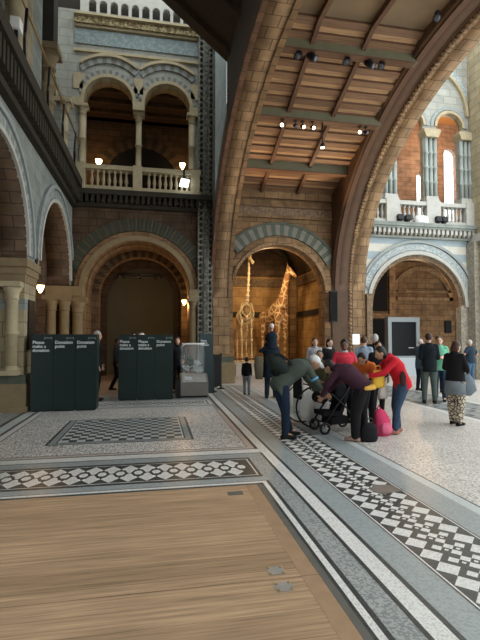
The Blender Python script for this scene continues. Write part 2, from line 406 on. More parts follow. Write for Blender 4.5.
# patterned strip
fq('t_black', -9, 1.27, 5.19, 6.03, 3); fq('t_white', -9, 1.23, 5.255, 5.27, 4); fq('t_white', -9, 1.23, 5.945, 5.96, 4); fq('t_white', 1.215, 1.23, 5.255, 5.96, 4)
p = .212
k0 = -40
for k in range(k0, 6):
    x = -1.58 + p * 13 - 0.09 + (k - 0) * p - 0.0
    if x > 1.15: continue
    y = 5.605
    hx = lambda r, ry: [(x - r, y), (x - r * .5, y - ry), (x + r * .5, y - ry), (x + r, y), (x + r * .5, y + ry), (x - r * .5, y + ry)]
    fp('t_black', hx(.092, .13), 6); fp('t_white', hx(.055, .074), 7)
    xm = x + p / 2
    if xm < 1.14:
        for sg in (-1, 1):
            fp('t_white', [(xm - .104, y + sg * .175), (xm - .012, y + sg * .01), (xm + .012, y + sg * .01), (xm + .104, y + sg * .175), (xm, y + sg * .325)], 5)
fq('t_bm', -9, 1.3, 5.04, 5.19, 2)
fq('t_black', -9, 1.30, 5.025, 5.04, 3); fq('t_white', -9, 1.26, 4.97, 5.025, 3); fq('t_black', -9, 1.21, 4.925, 4.97, 3)
# long stripes running to the far wall
fq('t_black', 1.18, 1.21, -3, 4.97, 3); fq('t_white', 1.21, 1.26, -3, 5.025, 4); fq('t_black', 1.26, 1.30, -3, 5.04, 3)
fq('t_black', 1.475, 1.51, -3, 6.25, 3); fq('t_white', 1.51, 1.64, -3, 15, 3); fq('t_black', 1.64, 1.68, -3, 15, 3)
fq('t_bm', 1.68, 1.93, -3, 15, 2); fq('t_black', 1.93, 2.0, -3, 15, 3); fq('t_white', 1.943, 1.957, -3, 15, 4)
# chequered band
fq('t_black', 2.0, 2.70, -3, 15, 3)
dm = lambda x, y, h: [(x - h, y), (x, y - h), (x + h, y), (x, y + h)]
for k in range(-14, 74):
    y = k * .2 + .1
    fp('t_white', dm(2.065, y, .0985), 4); fp('t_white', dm(2.495, y, .0985), 4)
    for yy in (y, y + .1):
        fp('t_white', dm(2.28, yy, .049), 4)
        if yy > y: fp('t_white', dm(2.18, yy, .049), 4); fp('t_white', dm(2.38, yy, .049), 4)
        else: fp('t_white', dm(2.23, y + .05, .02), 4); fp('t_white', dm(2.33, y + .05, .02), 4)
fq('t_white', 2.612, 2.626, -3, 15, 4); fq('t_bm', 2.64, 2.70, -3, 15, 4)
fq('t_bm', 2.70, 2.97, -3, 15, 2); fq('t_blue', 2.97, 3.095, -3, 15, 2); fq('t_black', 3.095, 3.115, -3, 15, 2)
fp('t_brown', [(2.36, 4.36), (2.62, 4.42), (2.60, 4.62), (2.40, 4.66), (2.28, 4.5)], 6)
# chequered rug panel
fq('t_black', -1.64, .63, 7.24, 9.34, 3); fq('t_bm', -1.60, .59, 7.27, 9.31, 4); fq('t_black', -1.50, .50, 7.36, 9.24, 5); fq('t_white', -1.475, .475, 7.385, 9.215, 6); fq('t_black', -1.455, .455, 7.40, 9.20, 7)
nx, ny = 15, 13
for i in range(nx):
    for j in range(ny):
        if (i + j) % 2 == 0:
            w, h = 1.91 / nx, 1.8 / ny
            fq('t_blue', -1.455 + i * w, -1.455 + (i + 1) * w, 7.40 + j * h, 7.40 + (j + 1) * h, 8)
# lines left of the speckled panel
fq('t_black', -2.39, -2.37, 6.62, 10.5, 3); fq('t_white', -2.50, -2.39, 6.5, 10.7, 3); fq('t_black', -2.56, -2.50, 6.47, 10.7, 3); fq('t_blue', -2.75, -2.56, 6.27, 10.7, 3); fq('t_black', -2.83, -2.75, 6.27, 10.7, 3)
fq('t_black', -3.35, -3.28, 6.3, 10.7, 3); fq('t_white', -3.28, -3.22, 6.3, 10.7, 3)
# running scroll strip by the donation panels
fq('t_white', -2.2, 1.40, 10.9, 11.75, 3); fq('t_black', -2.1, 1.33, 11.0, 11.65, 4); fq('t_white', -2.06, 1.29, 11.05, 11.6, 5)
for k in range(13):
    x = -1.95 + k * .255; n = 14
    for i in range(n):
        a0, a1 = 2 * PI * i / n, 2 * PI * (i + 1) / n
        fp('t_black', [(x + .085 * math.cos(a0), 11.325 + .11 * math.sin(a0)), (x + .13 * math.cos(a0), 11.325 + .2 * math.sin(a0)), (x + .13 * math.cos(a1), 11.325 + .2 * math.sin(a1)), (x + .085 * math.cos(a1), 11.325 + .11 * math.sin(a1))], 6)
    fp('t_black', [(x - .04, 11.325), (x, 11.27), (x + .04, 11.325), (x, 11.38)], 6)
fq('orange_floor', -3.1, 1.9, 13.2, 22, 1); fq('t_grey', -2.4, 1.36, 11.75, 13.2, 2)
# right hand mosaic band
fq('t_white', 6.2, 6.4, -3, 15, 1); fq('t_black', 6.4, 6.46, -3, 15, 1); fq('t_grey', 6.46, 7.75, -3, 15, 1); fq('t_black', 7.75, 7.8, -3, 15, 1); fq('t_white', 7.8, 7.95, -3, 15, 1)
for k in range(10, 38):
    y = k * .4; fp('t_black', [(6.8, y), (7.1, y - .16), (7.4, y), (7.1, y + .16)], 2); fp('t_white', [(6.95, y), (7.1, y - .08), (7.25, y), (7.1, y + .08)], 3)
    fq('t_black', 6.52, 6.62, y - .1, y + .1, 2); fq('t_black', 7.58, 7.68, y - .1, y + .1, 2)
floor = struct(fl, 'floor', [M[k] for k in FM])

hatch = empty('floor_hatch', (0, 0, 0), 0, 'large plank floor hatch with two steel hinges let into the mosaic floor', 'floor panel')
a = MB(); a.box(-8, 1.125, 2.99, 4.9, .0, .008); a.box(-8, 1.125, -2.5, 2.982, 0, .008); a.build('plank_panel', M['hatch'], hatch)
a = MB(); a.box(1.0, 1.12, 2.99, 4.9, .008, .0095); a.box(1.0, 1.12, -2.5, 2.982, .008, .0095)
hb = a.build('edge_board', plain('hatch_edge_board', (.38, .25, .15), .5, .2, 9), hatch)
a = MB(); a.box(1.127, 1.18, -2.5, 4.92, 0, .007); a.build('metal_edge', M['dark_strip'], hatch)
for (cx, cy) in ((.845, 3.09), (.845, 2.885)):
    a = MB(); a.box(cx - .06, cx + .06, cy - .055, cy + .055, .008, .012)
    hg = a.build('hinge_plate', M['steel'], hatch)
    for sx in (-.045, .045):
        for sy in (-.04, .04):
            a = MB(); a.lathe([(.014, .012), (.013, .016), (.006, .017)], cx + sx, cy + sy, 10); a.build('bolt', M['brass'], hg)
a = MB(); a.box(.76, .92, 4.62, 4.72, .008, .011); a.build('lift_plate', M['dark_strip'], hatch)

# ------------------------------------------------------------------ left bay of the far wall
w = MB(); W = XZ(YB)
arch_wall(w, W, XL - .6, 2.0, 0, 6.1, .6, [(-.59, 1.8, 3.2, 0)], 0, 1)
w.box(XL - .6, -2.46, YB, YB + .6, 6.1, 9.62, 2); w.box(1.175, 2.0, YB, YB + .6, 6.1, 9.62, 2); w.box(-2.46, 1.175, YB, YB + .6, 6.1, 6.62, 2)
arch_wall(w, W, XL - .6, 2.0, 9.62, 13.0, .6, [(-1.64, .82, 9.87, 9.62), (.375, .8, 9.87, 9.62)], 2, 3)
wl = struct(w, 'wall_back_left', [M['brick_dark'], M['brick'], M['stone_pale'], M['stone_buff']])
r = MB(); ring(r, W, -.59, 3.2, 1.8, 1.97, -.08, .02, 44, (0,), lo=XL, hi=1.95); r.build('arch_moulding', M['buff_dim'], wl)
r = MB(); ring(r, W, -.59, 3.2, 1.98, 2.12, -.05, .02, 44, (0,), lo=XL, hi=1.95); r.build('arch_moulding', M['brick'], wl)
r = MB(); ring(r, W, -.59, 3.2, 2.14, 2.56, -.07, .02, 56, (0, 1), lo=XL, hi=1.95, gap=.12); r.build('voussoir_ring', [M['vous_a'], M['vous_b']], wl)
for c, R in ((-1.64, .82), (.375, .8)):
    r = MB(); ring(r, W, c, 9.87, R, R + .11, -.07, .02, 30, (0,)); r.build('arch_moulding', M['buff'], wl)
    r = MB(); ring(r, W, c, 9.87, R + .12, R + .26, -.05, .02, 30, (0, 1), lo=c - .98, hi=c + .98); r.build('arch_moulding', [M['grey_trim'], M['vous_c']], wl)
    r = MB(); ring(r, W, c, 9.95, R + .42, R + .62, -.06, .02, 17, (0, 1), a0=.55, a1=PI - .55, lo=c - .98, hi=c + .98); r.build('scalloped_band', [M['grey_trim'], M['vous_c']], wl)
    r = MB(); ring(r, W, c, 9.95, R + .62, R + .72, -.14, .02, 26, (0,), a0=.55, a1=PI - .55, lo=c - .98, hi=c + .98); r.build('hood_moulding', M['buff'], wl)
for x in (-2.66, -.63, 1.36):
    b = MB(); b.box(x - .2, x + .2, YB - .08, YB + .02, 9.62, 9.9); b.box(x - .16, x + .16, YB - .05, YB + .02, 10.2, 10.75); b.build('springer_block', M['buff'], wl)
b = MB(); b.box(XL, 2, YB - .05, YB + .02, 11.8, 12.3); b.build('tile_band', M['blue_tile'], wl)
b = MB(); b.box(XL, 2, YB - .1, YB + .02, 11.5, 11.58); b.build('string_course', M['buff'], wl)
b = MB(); b.box(XL, 2, YB - .2, YB + .02, 12.44, 12.68); b.build('cornice', M['gold_carved'], wl)
b = MB(); b.box(XL, 2, YB - .3, YB + .02, 12.68, 12.76); b.box(XL, 2, YB - .12, YB + .02, 12.36, 12.44); b.build('string_course', M['buff'], wl)
# parapet with little arches above the cornice
b = MB(); arch_wall(b, XZ(YB - .2), -2.6, 1.9, 12.76, 13.62, .2, [(-2.2 + k * .36, .13, 13.16, 12.82) for k in range(11)], 0, 0, 8)
b.build('pierced_parapet', M['pale_trim'], wl)
b = MB(); b.box(-4.6, 3.0, YB + .3, YB + .5, 12.9, 15.6); b.build('parapet_backing', M['ledge_dark'], wl)  # dark colour stands in for the shade behind the pierced arches
# gallery ledge
lg = MB(); lg.box(XL, 2.0, YB - .45, YB, 6.45, 6.62, 0)
lg.box(XL, 2.0, YB - .22, YB, 6.08, 6.2, 0)
for k in range(26): x = XL + .1 + k * .185; lg.box(x, x + .1, YB - .38, YB, 6.2, 6.45, 0)
lg.build('gallery_ledge', M['ledge_dark'], wl)
balustrade('stone balustrade with turned balusters below the twin gallery arches', -2.62, 1.55, YB - .36, 6.62, 7.47, 22, M['buff'], ((-2.65, -2.35), (-.78, -.48), (1.2, 1.5)))
column('gallery_column', 'slender buff column between the two upper gallery arches', -.625, YB + .25, 6.62, 9.63, .1, 'buff', bands=2, capm='buff')
column('gallery_column', 'slender buff column at left side of the twin gallery arches', -2.50, YB - .02, 6.62, 9.63, .11, 'buff', bands=2)
column('gallery_column', 'slender buff column at right side of the twin gallery arches', 1.25, YB - .02, 6.62, 9.63, .11, 'buff', bands=2)
# upper gallery interior
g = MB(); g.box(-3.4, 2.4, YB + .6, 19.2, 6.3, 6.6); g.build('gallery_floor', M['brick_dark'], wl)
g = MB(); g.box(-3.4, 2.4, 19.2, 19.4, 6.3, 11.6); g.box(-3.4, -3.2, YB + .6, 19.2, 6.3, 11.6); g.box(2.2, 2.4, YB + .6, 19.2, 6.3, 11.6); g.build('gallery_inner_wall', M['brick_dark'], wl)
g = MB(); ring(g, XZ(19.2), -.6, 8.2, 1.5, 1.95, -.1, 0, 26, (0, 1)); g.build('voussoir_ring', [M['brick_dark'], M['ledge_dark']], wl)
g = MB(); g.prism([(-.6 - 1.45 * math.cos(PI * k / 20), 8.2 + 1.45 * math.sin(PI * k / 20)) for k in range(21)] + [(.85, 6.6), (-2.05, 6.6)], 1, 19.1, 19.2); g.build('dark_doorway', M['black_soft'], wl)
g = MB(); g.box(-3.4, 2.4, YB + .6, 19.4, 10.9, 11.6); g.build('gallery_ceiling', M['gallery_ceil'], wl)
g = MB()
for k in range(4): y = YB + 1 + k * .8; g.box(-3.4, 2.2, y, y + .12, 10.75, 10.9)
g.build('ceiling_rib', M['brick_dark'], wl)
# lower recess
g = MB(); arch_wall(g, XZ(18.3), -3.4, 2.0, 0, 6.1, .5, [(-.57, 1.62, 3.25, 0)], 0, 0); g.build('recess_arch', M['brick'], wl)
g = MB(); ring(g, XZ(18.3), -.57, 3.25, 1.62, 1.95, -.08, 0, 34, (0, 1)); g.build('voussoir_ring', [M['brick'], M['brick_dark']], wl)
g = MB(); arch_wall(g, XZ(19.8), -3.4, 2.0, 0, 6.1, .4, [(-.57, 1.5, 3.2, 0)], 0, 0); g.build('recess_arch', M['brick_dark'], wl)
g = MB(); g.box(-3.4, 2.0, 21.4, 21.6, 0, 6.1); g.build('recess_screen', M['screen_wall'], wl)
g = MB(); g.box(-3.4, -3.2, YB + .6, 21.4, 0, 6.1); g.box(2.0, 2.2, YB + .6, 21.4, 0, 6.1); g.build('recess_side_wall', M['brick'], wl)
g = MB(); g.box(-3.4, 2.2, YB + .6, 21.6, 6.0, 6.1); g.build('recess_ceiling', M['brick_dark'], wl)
g = MB(); arch_wall(g, XZ(YB + .6), -3.2, 2.0, 0, 6.0, 1.1, [(-.57, 1.8, 3.2, 0)], 0, 0); g.build('vault', M['brick'], wl)
# carved strip at the junction with the bridge
t = MB(); t.box(1.46, 1.97, YB - .28, YB, 0, 13.6); pil = struct(t, 'trim_1', M['carved_mid'])
t = MB(); t.box(1.66, 1.80, YB - .34, YB - .28, 0, 13.6); t.build('pilaster_strip', M['carved_dark'], pil)
t = MB()
for k in range(60): z = 1.3 + k * .205; t.ball((1.56, YB - .29, z), .06, .05, .075, n=8, m=6); t.ball((1.9, YB - .29, z), .05, .05, .075, n=8, m=6)
t.build('bead_row', M['ledge_dark'], pil)
# clustered jamb columns of the left bay
for i, (x, y, r_, lb) in enumerate(((-2.56, YB - .1, .17, 'thick buff column in the corner of the left bay, nearest the arch'), (-2.95, YB - .25, .15, 'buff column in the dark corner of the left bay, beside the brick reveal'), (-3.35, YB - .3, .15, 'buff column deepest inside the left side arch'), (1.32, YB - .1, .12, 'thin brown column right of the left bay archway'))):
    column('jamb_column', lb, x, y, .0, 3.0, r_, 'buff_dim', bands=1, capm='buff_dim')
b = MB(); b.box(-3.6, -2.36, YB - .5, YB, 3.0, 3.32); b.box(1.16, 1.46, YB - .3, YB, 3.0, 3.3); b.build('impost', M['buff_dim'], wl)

# ------------------------------------------------------------------ left side wall (faces right)
w = MB(); L = YZ(XL)
arch_wall(w, L, 4.0, YB, 3.36, 6.6, .7, [(8.56, 1.93, 3.45, 3.36), (13.52, 1.95, 3.52, 3.36)], 0, 1)
ws = struct(w, 'wall_left', [M['stone_blue'], M['brick_dark']])
for c, sp, R in ((8.56, 3.45, 1.93), (13.52, 3.52, 1.95)):
    r = MB(); ring(r, L, c, sp, R, R + .1, -.06, .02, 40, (0,), hi=YB - .02); r.build('arch_moulding', M['pale_trim'], ws)
    r = MB(); ring(r, L, c, sp, R + .12, R + .34, -.04, .02, 44, (0, 1), gap=.1, hi=YB - .02); r.build('voussoir_ring', [M['stone_blue'], M['grey_trim']], ws)
    r = MB(); ring(r, L, c, sp, R + .36, R + .46, -.08, .02, 40, (0,), hi=YB - .02); r.build('hood_moulding', M['grey_trim'], ws)
# pier between the two side arches
b = MB(); b.box(XL - .75, XL - .06, 10.6, 11.52, 0, 3.1); pier = b.build('pier', M['stone_buff'], ws)
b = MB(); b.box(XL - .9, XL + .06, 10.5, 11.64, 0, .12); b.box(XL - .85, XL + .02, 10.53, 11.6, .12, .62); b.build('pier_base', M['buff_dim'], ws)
b = MB(); b.box(XL - .8, XL, 10.55, 11.57, .62, .82); b.build('pier_band', M['green_trim'], ws)
b = MB(); b.box(XL - .8, XL - .05, 10.59, 11.54, 2.25, 2.5); b.build('pier_band', M['stone_blue'], ws)
b = MB(); b.box(XL - .9, XL, 10.48, 11.56, 3.04, 3.2); b.box(XL - .85, XL - .03, 10.52, 11.54, 2.86, 3.04); b.box(XL - .95, XL + .03, 10.42, 11.6, 3.2, 3.38); b.build('impost', M['buff_dim'], ws)
column('pier_column', 'buff half column on the front of the left pier beside the donation panels', XL - .30, 10.56, .82, 2.86, .125, 'buff', bands=1)
column('pier_column', 'buff half column on the front of the left pier at the frame edge', XL - .72, 10.56, .82, 2.86, .125, 'buff', bands=1)
b = MB(); b.box(XL - .055, XL - .02, 10.85, 11.4, 1.35, 2.5); nb = b.build('notice_board', M['black'])
tag(nb, 'dark board fixed on the side of the left pier', 'notice board')
# reveal behind the left arches
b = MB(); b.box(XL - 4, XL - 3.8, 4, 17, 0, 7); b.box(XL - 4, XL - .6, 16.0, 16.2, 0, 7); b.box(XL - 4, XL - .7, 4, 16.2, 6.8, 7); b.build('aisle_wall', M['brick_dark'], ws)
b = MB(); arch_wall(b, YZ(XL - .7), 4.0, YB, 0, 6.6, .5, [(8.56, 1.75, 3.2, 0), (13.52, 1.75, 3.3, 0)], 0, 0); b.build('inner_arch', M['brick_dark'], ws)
il = empty('floodlight', (XL - .03, 11.25, 3.38), 0, 'small black floodlight standing on the impost of the left pier', 'floodlight')
b = MB(); b.prism([(-.1, .05), (.1, .0), (.12, .22), (-.06, .26)], 0, -.05, .05); b.build('housing', M['black'], il)
b = MB(); b.box(-.02, .02, -.02, .02, 0, .08); b.build('stand', M['black'], il)
# gallery floor ledge on the side wall
b = MB(); b.box(XL - 1.6, XL + .38, 4, YB, 6.62, 6.9, 0)
b.box(XL, XL + .16, 4, YB, 6.05, 6.2, 0)
for k in range(52): y = 5.2 + k * .2; b.box(XL, XL + .3, y, y + .11, 6.2, 6.62, 0)
b.build('gallery_ledge', M['ledge_dark'], ws)
# upper side wall, set back, with arch and columns
w = MB(); arch_wall(w, YZ(XL - .62), 5.0, YB + .3, 6.9, 15.6, .5, [(9.2, .75, 10.0, 6.9), (14.3, .75, 9.6, 6.9)], 0, 1); w.build('upper_wall', [M['stone_pale'], M['stone_buff']], ws)
for c, sp, R in ((9.2, 10.0, .75), (14.3, 9.6, .75)):
    r = MB(); ring(r, YZ(XL - .62), c, sp, R, R + .16, -.1, .02, 26, (0,)); r.build('arch_moulding', M['buff'], ws)
    r = MB(); ring(r, YZ(XL - .62), c, sp, R + .3, R + .46, -.14, .02, 26, (0, 1)); r.build('hood_moulding', [M['buff'], M['gold_carved']], ws)
b = MB(); b.box(XL - 1.9, XL - 1.7, 5, YB, 6.9, 15.6); b.build('gallery_inner_wall', M['brick_dark'], ws)
b = MB(); b.box(XL - .62, XL - .25, 11.6, 12.5, 6.9, 13.5); b.box(XL - .62, XL - .25, 15.0, YB, 6.9, 9.4); b.build('pilaster', M['stone_blue'], ws)
b = MB(); b.box(XL - .62, XL - .2, 10.7, 11.45, 6.9, 13.5); b.build('pilaster', M['stone_buff'], ws)
column('gallery_column', 'ringed buff column on the left side gallery, nearest the camera', XL - .25, 10.3, 6.9, 11.5, .17, 'buff', bands=5)
column('gallery_column', 'brown ringed column on the left side gallery beside the blue grey pilaster', XL - .24, 13.0, 6.9, 9.75, .2, 'buff_dim', bands=3)
column('gallery_column', 'pale buff column on the left side gallery nearest the corner', XL - .2, 15.15, 6.9, 9.4, .15, 'buff', bands=2)
b = MB(); b.box(XL - .6, XL - .02, 12.75, 13.3, 9.75, 13.5); b.build('pilaster', M['ledge_dark'], ws)
# hand rail along the side gallery
hr = empty('gallery_rail', (XL + .3, 0, 6.9), 0, 'brass handrail on black brackets along the left side gallery', 'handrail')
b = MB(); b.tube([(0, 5, 1.12), (0, 15.2, 1.12)], .028, 8); b.build('rail', M['brass'], hr)
for y in (7.2, 9.0, 10.9, 12.6, 14.4):
    b = MB(); b.tube([(0, y, 0), (-.02, y + .02, .5), (.02, y, 1.1)], .03, 8); b.tube([(0, y, .05), (.05, y - .22, .32), (0, y, .62)], .02, 6); b.build('bracket', M['black'], hr)
lp = empty('gallery_floodlight', (XL + .3, 8.45, 7.18), 0, 'white floodlight on the left side gallery ledge at the frame edge', 'floodlight')
b = MB(); b.box(-.08, .08, -.1, .1, .0, .2); b.build('housing', M['lead'], lp)
b = MB(); b.box(-.03, .03, -.03, .03, -.28, 0); b.build('stand', M['black'], lp)
# ------------------------------------------------------------------ giraffe bay
w = MB(); arch_wall(w, XZ(YB), 2.0, 6.9, 0, 9.0, .6, [(4.5, 1.75, 3.3, 0)], 0, 1)
wg = struct(w, 'wall_back_centre', [M['brick'], M['brick_rib']])
r = MB(); ring(r, W, 4.5, 3.3, 1.75, 1.86, -.1, .02, 40, (0,), lo=2.74, hi=6.52); r.build('arch_moulding', M['brick_rib'], wg)
r = MB(); ring(r, W, 4.5, 3.3, 1.87, 2.06, -.05, .02, 40, (0,), lo=2.74, hi=6.52); r.build('arch_moulding', M['brick'], wg)
r = MB(); ring(r, W, 4.5, 3.3, 2.1, 2.5, -.07, .02, 44, (0, 1), lo=2.74, hi=6.52); r.build('voussoir_ring', [M['green_trim'], M['vous_c']], wg)
r = MB(); ring(r, W, 4.5, 3.3, 2.5, 2.58, -.1, .02, 44, (0,), lo=2.74, hi=6.52); r.build('hood_moulding', M['green_trim'], wg)
b = MB(); b.box(2.7, 6.55, YB - .08, YB, 6.12, 6.42); b.build('frieze', M['carved_brown'], wg)
b = MB(); b.box(2.7, 6.55, YB - .14, YB, 6.42, 6.5); b.box(2.7, 6.55, YB - .12, YB, 6.03, 6.12); b.build('string_course', M['brick'], wg)
b = MB(); b.box(1.98, 2.8, YB - .16, YB + .1, .0, .75); b.build('pier_base', M['buff_dim'], wg)
b = MB(); b.box(1.99, 2.76, YB - .13, YB + .1, .75, .95); b.build('pier_band', M['green_trim'], wg)
# niche behind
n_ = MB(); n_.box(1.9, 7.1, 21.2, 21.4, 0, 6.2); n_.box(2.2, 2.35, YB + .6, 21.2, 0, 6.2); n_.box(6.85, 7.0, YB + .6, 21.2, 0, 6.2); n_.build('niche_wall', M['brick_gold'], wg)
n_ = MB(); n_.box(2.3, 6.9, 21.12, 21.2, 2.62, 2.86); n_.box(6.77, 6.85, YB + .6, 21.2, 2.62, 2.86); n_.build('dark_band', M['ledge_dark'], wg)
n_ = MB(); n_.box(2.3, 6.9, 21.1, 21.2, 4.1, 4.5); n_.box(6.75, 6.85, YB + .6, 21.2, 4.1, 4.5); n_.build('niche_frieze', M['carved_brown'], wg)
n_ = MB()
cv = [(2.3 + 2.275 * (1 - math.cos(PI * k / 20)), 4.6 + 1.3 * math.sin(PI * k / 20)) for k in range(21)]
for p_, q_ in zip(cv, cv[1:]): n_.face([(p_[0], YB + .6, p_[1]), (q_[0], YB + .6, q_[1]), (q_[0], 21.2, q_[1]), (p_[0], 21.2, p_[1])], 0, None, True)
n_.prism(cv, 1, 21.05, 21.12); n_.box(1.9, 7.1, YB + .6, 21.4, 6.1, 6.2); n_.build('niche_vault', M['brick_dark'], wg)
n_ = MB(); n_.tube([(2.5, 21, 4.6), (3.3, 19.6, 5.6), (4.6, 18.6, 5.85), (5.9, 17.4, 5.4), (6.7, 16.6, 4.6)], .12, 8); n_.tube([(6.7, 21, 4.6), (5.9, 19.9, 5.5), (4.6, 18.6, 5.85), (3.3, 17.4, 5.5)], .12, 8); n_.build('vault_rib', M['ledge_dark'], wg)
n_ = MB(); n_.box(6.45, 6.8, 20.8, 21.1, 0, 4.6); n_.build('niche_pilaster', M['brick'], wg)

# ------------------------------------------------------------------ right bay
w = MB(); arch_wall(w, W, 6.9, 12.5, 0, 6.0, .6, [(10.12, 2.04, 2.84, 0)], 0, 1)
arch_wall(w, W, 6.9, 12.5, 6.0, 14.0, .2, [(8.0, .55, 10.1, 6.3), (9.87, .57, 10.1, 6.3), (11.62, .57, 10.1, 6.3)], 2, 3)
wr = struct(w, 'wall_back_right', [M['stone_striped'], M['brick'], M['stone_pale'], M['stone_buff']])
r = MB(); ring(r, W, 10.12, 2.84, 2.04, 2.18, -.1, .04, 50, (0,), lo=8.0); r.build('arch_moulding', M['pale_trim'], wr)
r = MB(); ring(r, W, 10.12, 2.84, 1.88, 2.05, .06, .3, 50, (0,), lo=8.0); r.build('carved_order', M['carved_brown'], wr)
r = MB(); ring(r, W, 10.12, 2.84, 2.22, 2.46, -.05, .02, 60, (0,), lo=7.9, hi=12.45); r.build('chevron_ring', M['chevron'], wr)
r = MB(); ring(r, W, 10.12, 2.84, 2.50, 2.60, -.1, .02, 50, (0,), lo=7.9, hi=12.45); r.build('hood_moulding', M['grey_trim'], wr)
b = MB(); b.box(12.0, 12.5, YB - .02, YB + .3, 0, 2.9); b.build('carved_jamb', M['carved_pale'], wr)
b = MB(); b.box(7.9, 8.12, YB - .14, YB + .1, 0, 3.3); b.build('carved_jamb', M['carved_brown'], wr)
for c in (9.87, 11.62):
    r = MB(); ring(r, W, c, 10.1, .57, .68, -.08, .02, 26, (0,)); r.build('arch_moulding', M['buff'], wr)
    r = MB(); ring(r, W, c, 10.1, .72, .84, -.05, .02, 26, (0,), hi=12.45); r.build('arch_moulding', M['grey_trim'], wr)
r = MB(); ring(r, W, 10.35, 10.6, 2.0, 2.1, -.12, .02, 36, (0,), lo=8.0); r.build('arch_moulding', M['buff'], wr)
r = MB(); ring(r, W, 10.35, 10.6, 2.13, 2.36, -.06, .02, 40, (0,), lo=8.0, hi=12.45); r.build('chevron_ring', M['chevron'], wr)
b = MB(); b.box(7.9, 12.55, YB - .4, YB, 5.92, 6.06); b.box(7.9, 12.55, YB - .34, YB, 5.84, 5.92); b.box(7.9, 12.55, YB - .16, YB, 5.5, 5.58); b.build('gallery_ledge', M['stone_blue'], wr)
b = MB()
for k in range(24): x = 7.95 + k * .192; b.box(x, x + .11, YB - .3, YB, 5.66, 5.84); b.ball((x + .055, YB - .2, 5.63), .05, .08, .05, n=8, m=6)
b.build('corbel_row', M['pale_trim'], wr)
b = MB(); b.box(7.9, 12.5, YB - .1, YB, 5.58, 5.84); b.build('corbel_band', M['buff_dim'], wr)
balustrade('pale stone balustrade on the bright right hand gallery', 7.95, 12.5, YB - .2, 6.06, 6.95, 24, M['pale_trim'], ((8.7, 9.25), (10.42, 11.02), (12.15, 12.5)))
def cluster(label, x, n, z0, z1):
    root = empty('clustered_column', (x, YB - .05, z0), 0, label, 'column', 'shafts of the right gallery'); h = z1 - z0; wd = n * .19
    b = MB(); b.box(-wd / 2, wd / 2, -.12, .4, 0, .14); b.box(-wd / 2 + .02, wd / 2 - .02, -.1, .4, .14, .26); b.build('base', M['pale_trim'], root)
    for k in range(n):
        xx = (k - (n - 1) / 2) * .19; b = MB(); pr = [(.075, .26)]
        for j in range(3):
            zc = .26 + (h - .6) * (j + 1) / 4; pr += [(.075, zc - .05), (.095, zc - .03), (.095, zc + .03), (.075, zc + .05)]
        b.lathe(pr + [(.075, h - .32)], xx, .0, 12); b.build('shaft', M['grey_shaft'], root)
    b = MB(); b.box(-wd / 2 + .03, wd / 2 - .03, .06, .25, .26, h); b.build('core', M['stone_pale'], root)
    b = MB(); b.prism([(-wd / 2 + .02, h - .32), (wd / 2 - .02, h - .32), (wd / 2 + .08, h - .08), (wd / 2 + .08, h), (-wd / 2 - .08, h), (-wd / 2 - .08, h - .08)], 1, -.16, .3); b.build('capital', M['buff'], root)
M['grey_shaft'] = plain('grey_green_shaft', (.33, .37, .34), .6, .2, 5)
cluster('clustered grey shafts at right of the tall bright gallery window', 12.3, 3, 6.95, 9.9)
cluster('clustered grey shafts between the two right gallery openings', 10.74, 3, 6.95, 9.9)
cluster('clustered grey shafts nearest the big bridge arch on the right gallery', 8.98, 3, 6.95, 9.9)
# gallery room behind
g = MB(); g.box(6.6, 16.2, YB + .6, 20, 5.8, 6.06); g.build('gallery_floor', M['brick_dark'], wr)
g = MB(); arch_wall(g, XZ(19.6), 6.6, 16.2, 6.06, 13, .4, [(14.5, .40, 10.75, 6.7), (12.86, .28, 9.5, 6.7), (10.7, .22, 8.55, 6.7), (8.9, .25, 8.2, 6.7)], 0, 0); g.build('gallery_inner_wall', M['brick_or'], wr)
g = MB(); g.box(7.2, 7.4, YB + .6, 19.6, 6.06, 13); g.box(16.0, 16.2, YB + .6, 19.6, 6.06, 13)
g.build('gallery_side_wall', M['brick_or'], wr)
g = MB(); g.box(7.2, 16.2, YB + .6, 19.7, 12.3, 12.5); g.build('gallery_ceiling', M['orange_wood'], wr)
for k, (c, hw, z0, z1) in enumerate(((14.5, .40, 6.7, 11.15), (12.86, .28, 6.7, 9.8), (10.7, .22, 6.7, 8.77), (8.9, .25, 6.7, 8.45))):
    g = MB(); g.box(c - hw, c + hw, 19.76, 19.78, z0, z1); pane = g.build('window_%d' % (k + 1), glass('window_glass_%d' % k, (.95, .97, 1), .08)); pane['kind'] = 'structure'
    g = MB(); g.box(c - hw, c + hw, 19.74, 19.8, z0, z0 + .05); g.build('sill_bar', M['pale_trim'], pane)
# lower room behind the right arch
g = MB(); g.box(7.2, 16.8, 21.2, 21.4, 0, 5.8); g.box(7.2, 7.4, YB + .6, 21.2, 0, 5.8); g.box(16.6, 16.8, YB + .6, 21.2, 0, 5.8); g.build('recess_wall', M['brick'], wr)
g = MB(); g.box(7.2, 16.8, YB + .6, 21.4, 5.6, 5.8); g.build('recess_ceiling', M['brick_dark'], wr)
g = MB(); ring(g, XZ(21.2), 13.75, 3.5, 1.6, 1.85, -.14, 0, 26, (0,)); g.build('blind_arch', M['brick_rib'], wr)
g = MB(); g.box(12.35, 16.4, 21.06, 21.2, 3.55, 3.75); g.box(12.35, 16.4, 21.06, 21.2, 4.0, 4.1); g.build('string_course', M['brick_rib'], wr)
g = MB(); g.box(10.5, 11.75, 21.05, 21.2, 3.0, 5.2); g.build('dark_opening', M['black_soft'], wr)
g = MB(); g.box(9.6, 12.4, 20.95, 21.2, 2.6, 2.85); g.box(11.85, 12.2, 21.0, 21.2, 2.85, 5.5); g.build('timber_frame', M['brick_rib'], wr)
g = MB(); g.box(9.6, 11.85, 21.0, 21.2, 0, 2.55); g.build('dark_doorway', M['black_soft'], wr)
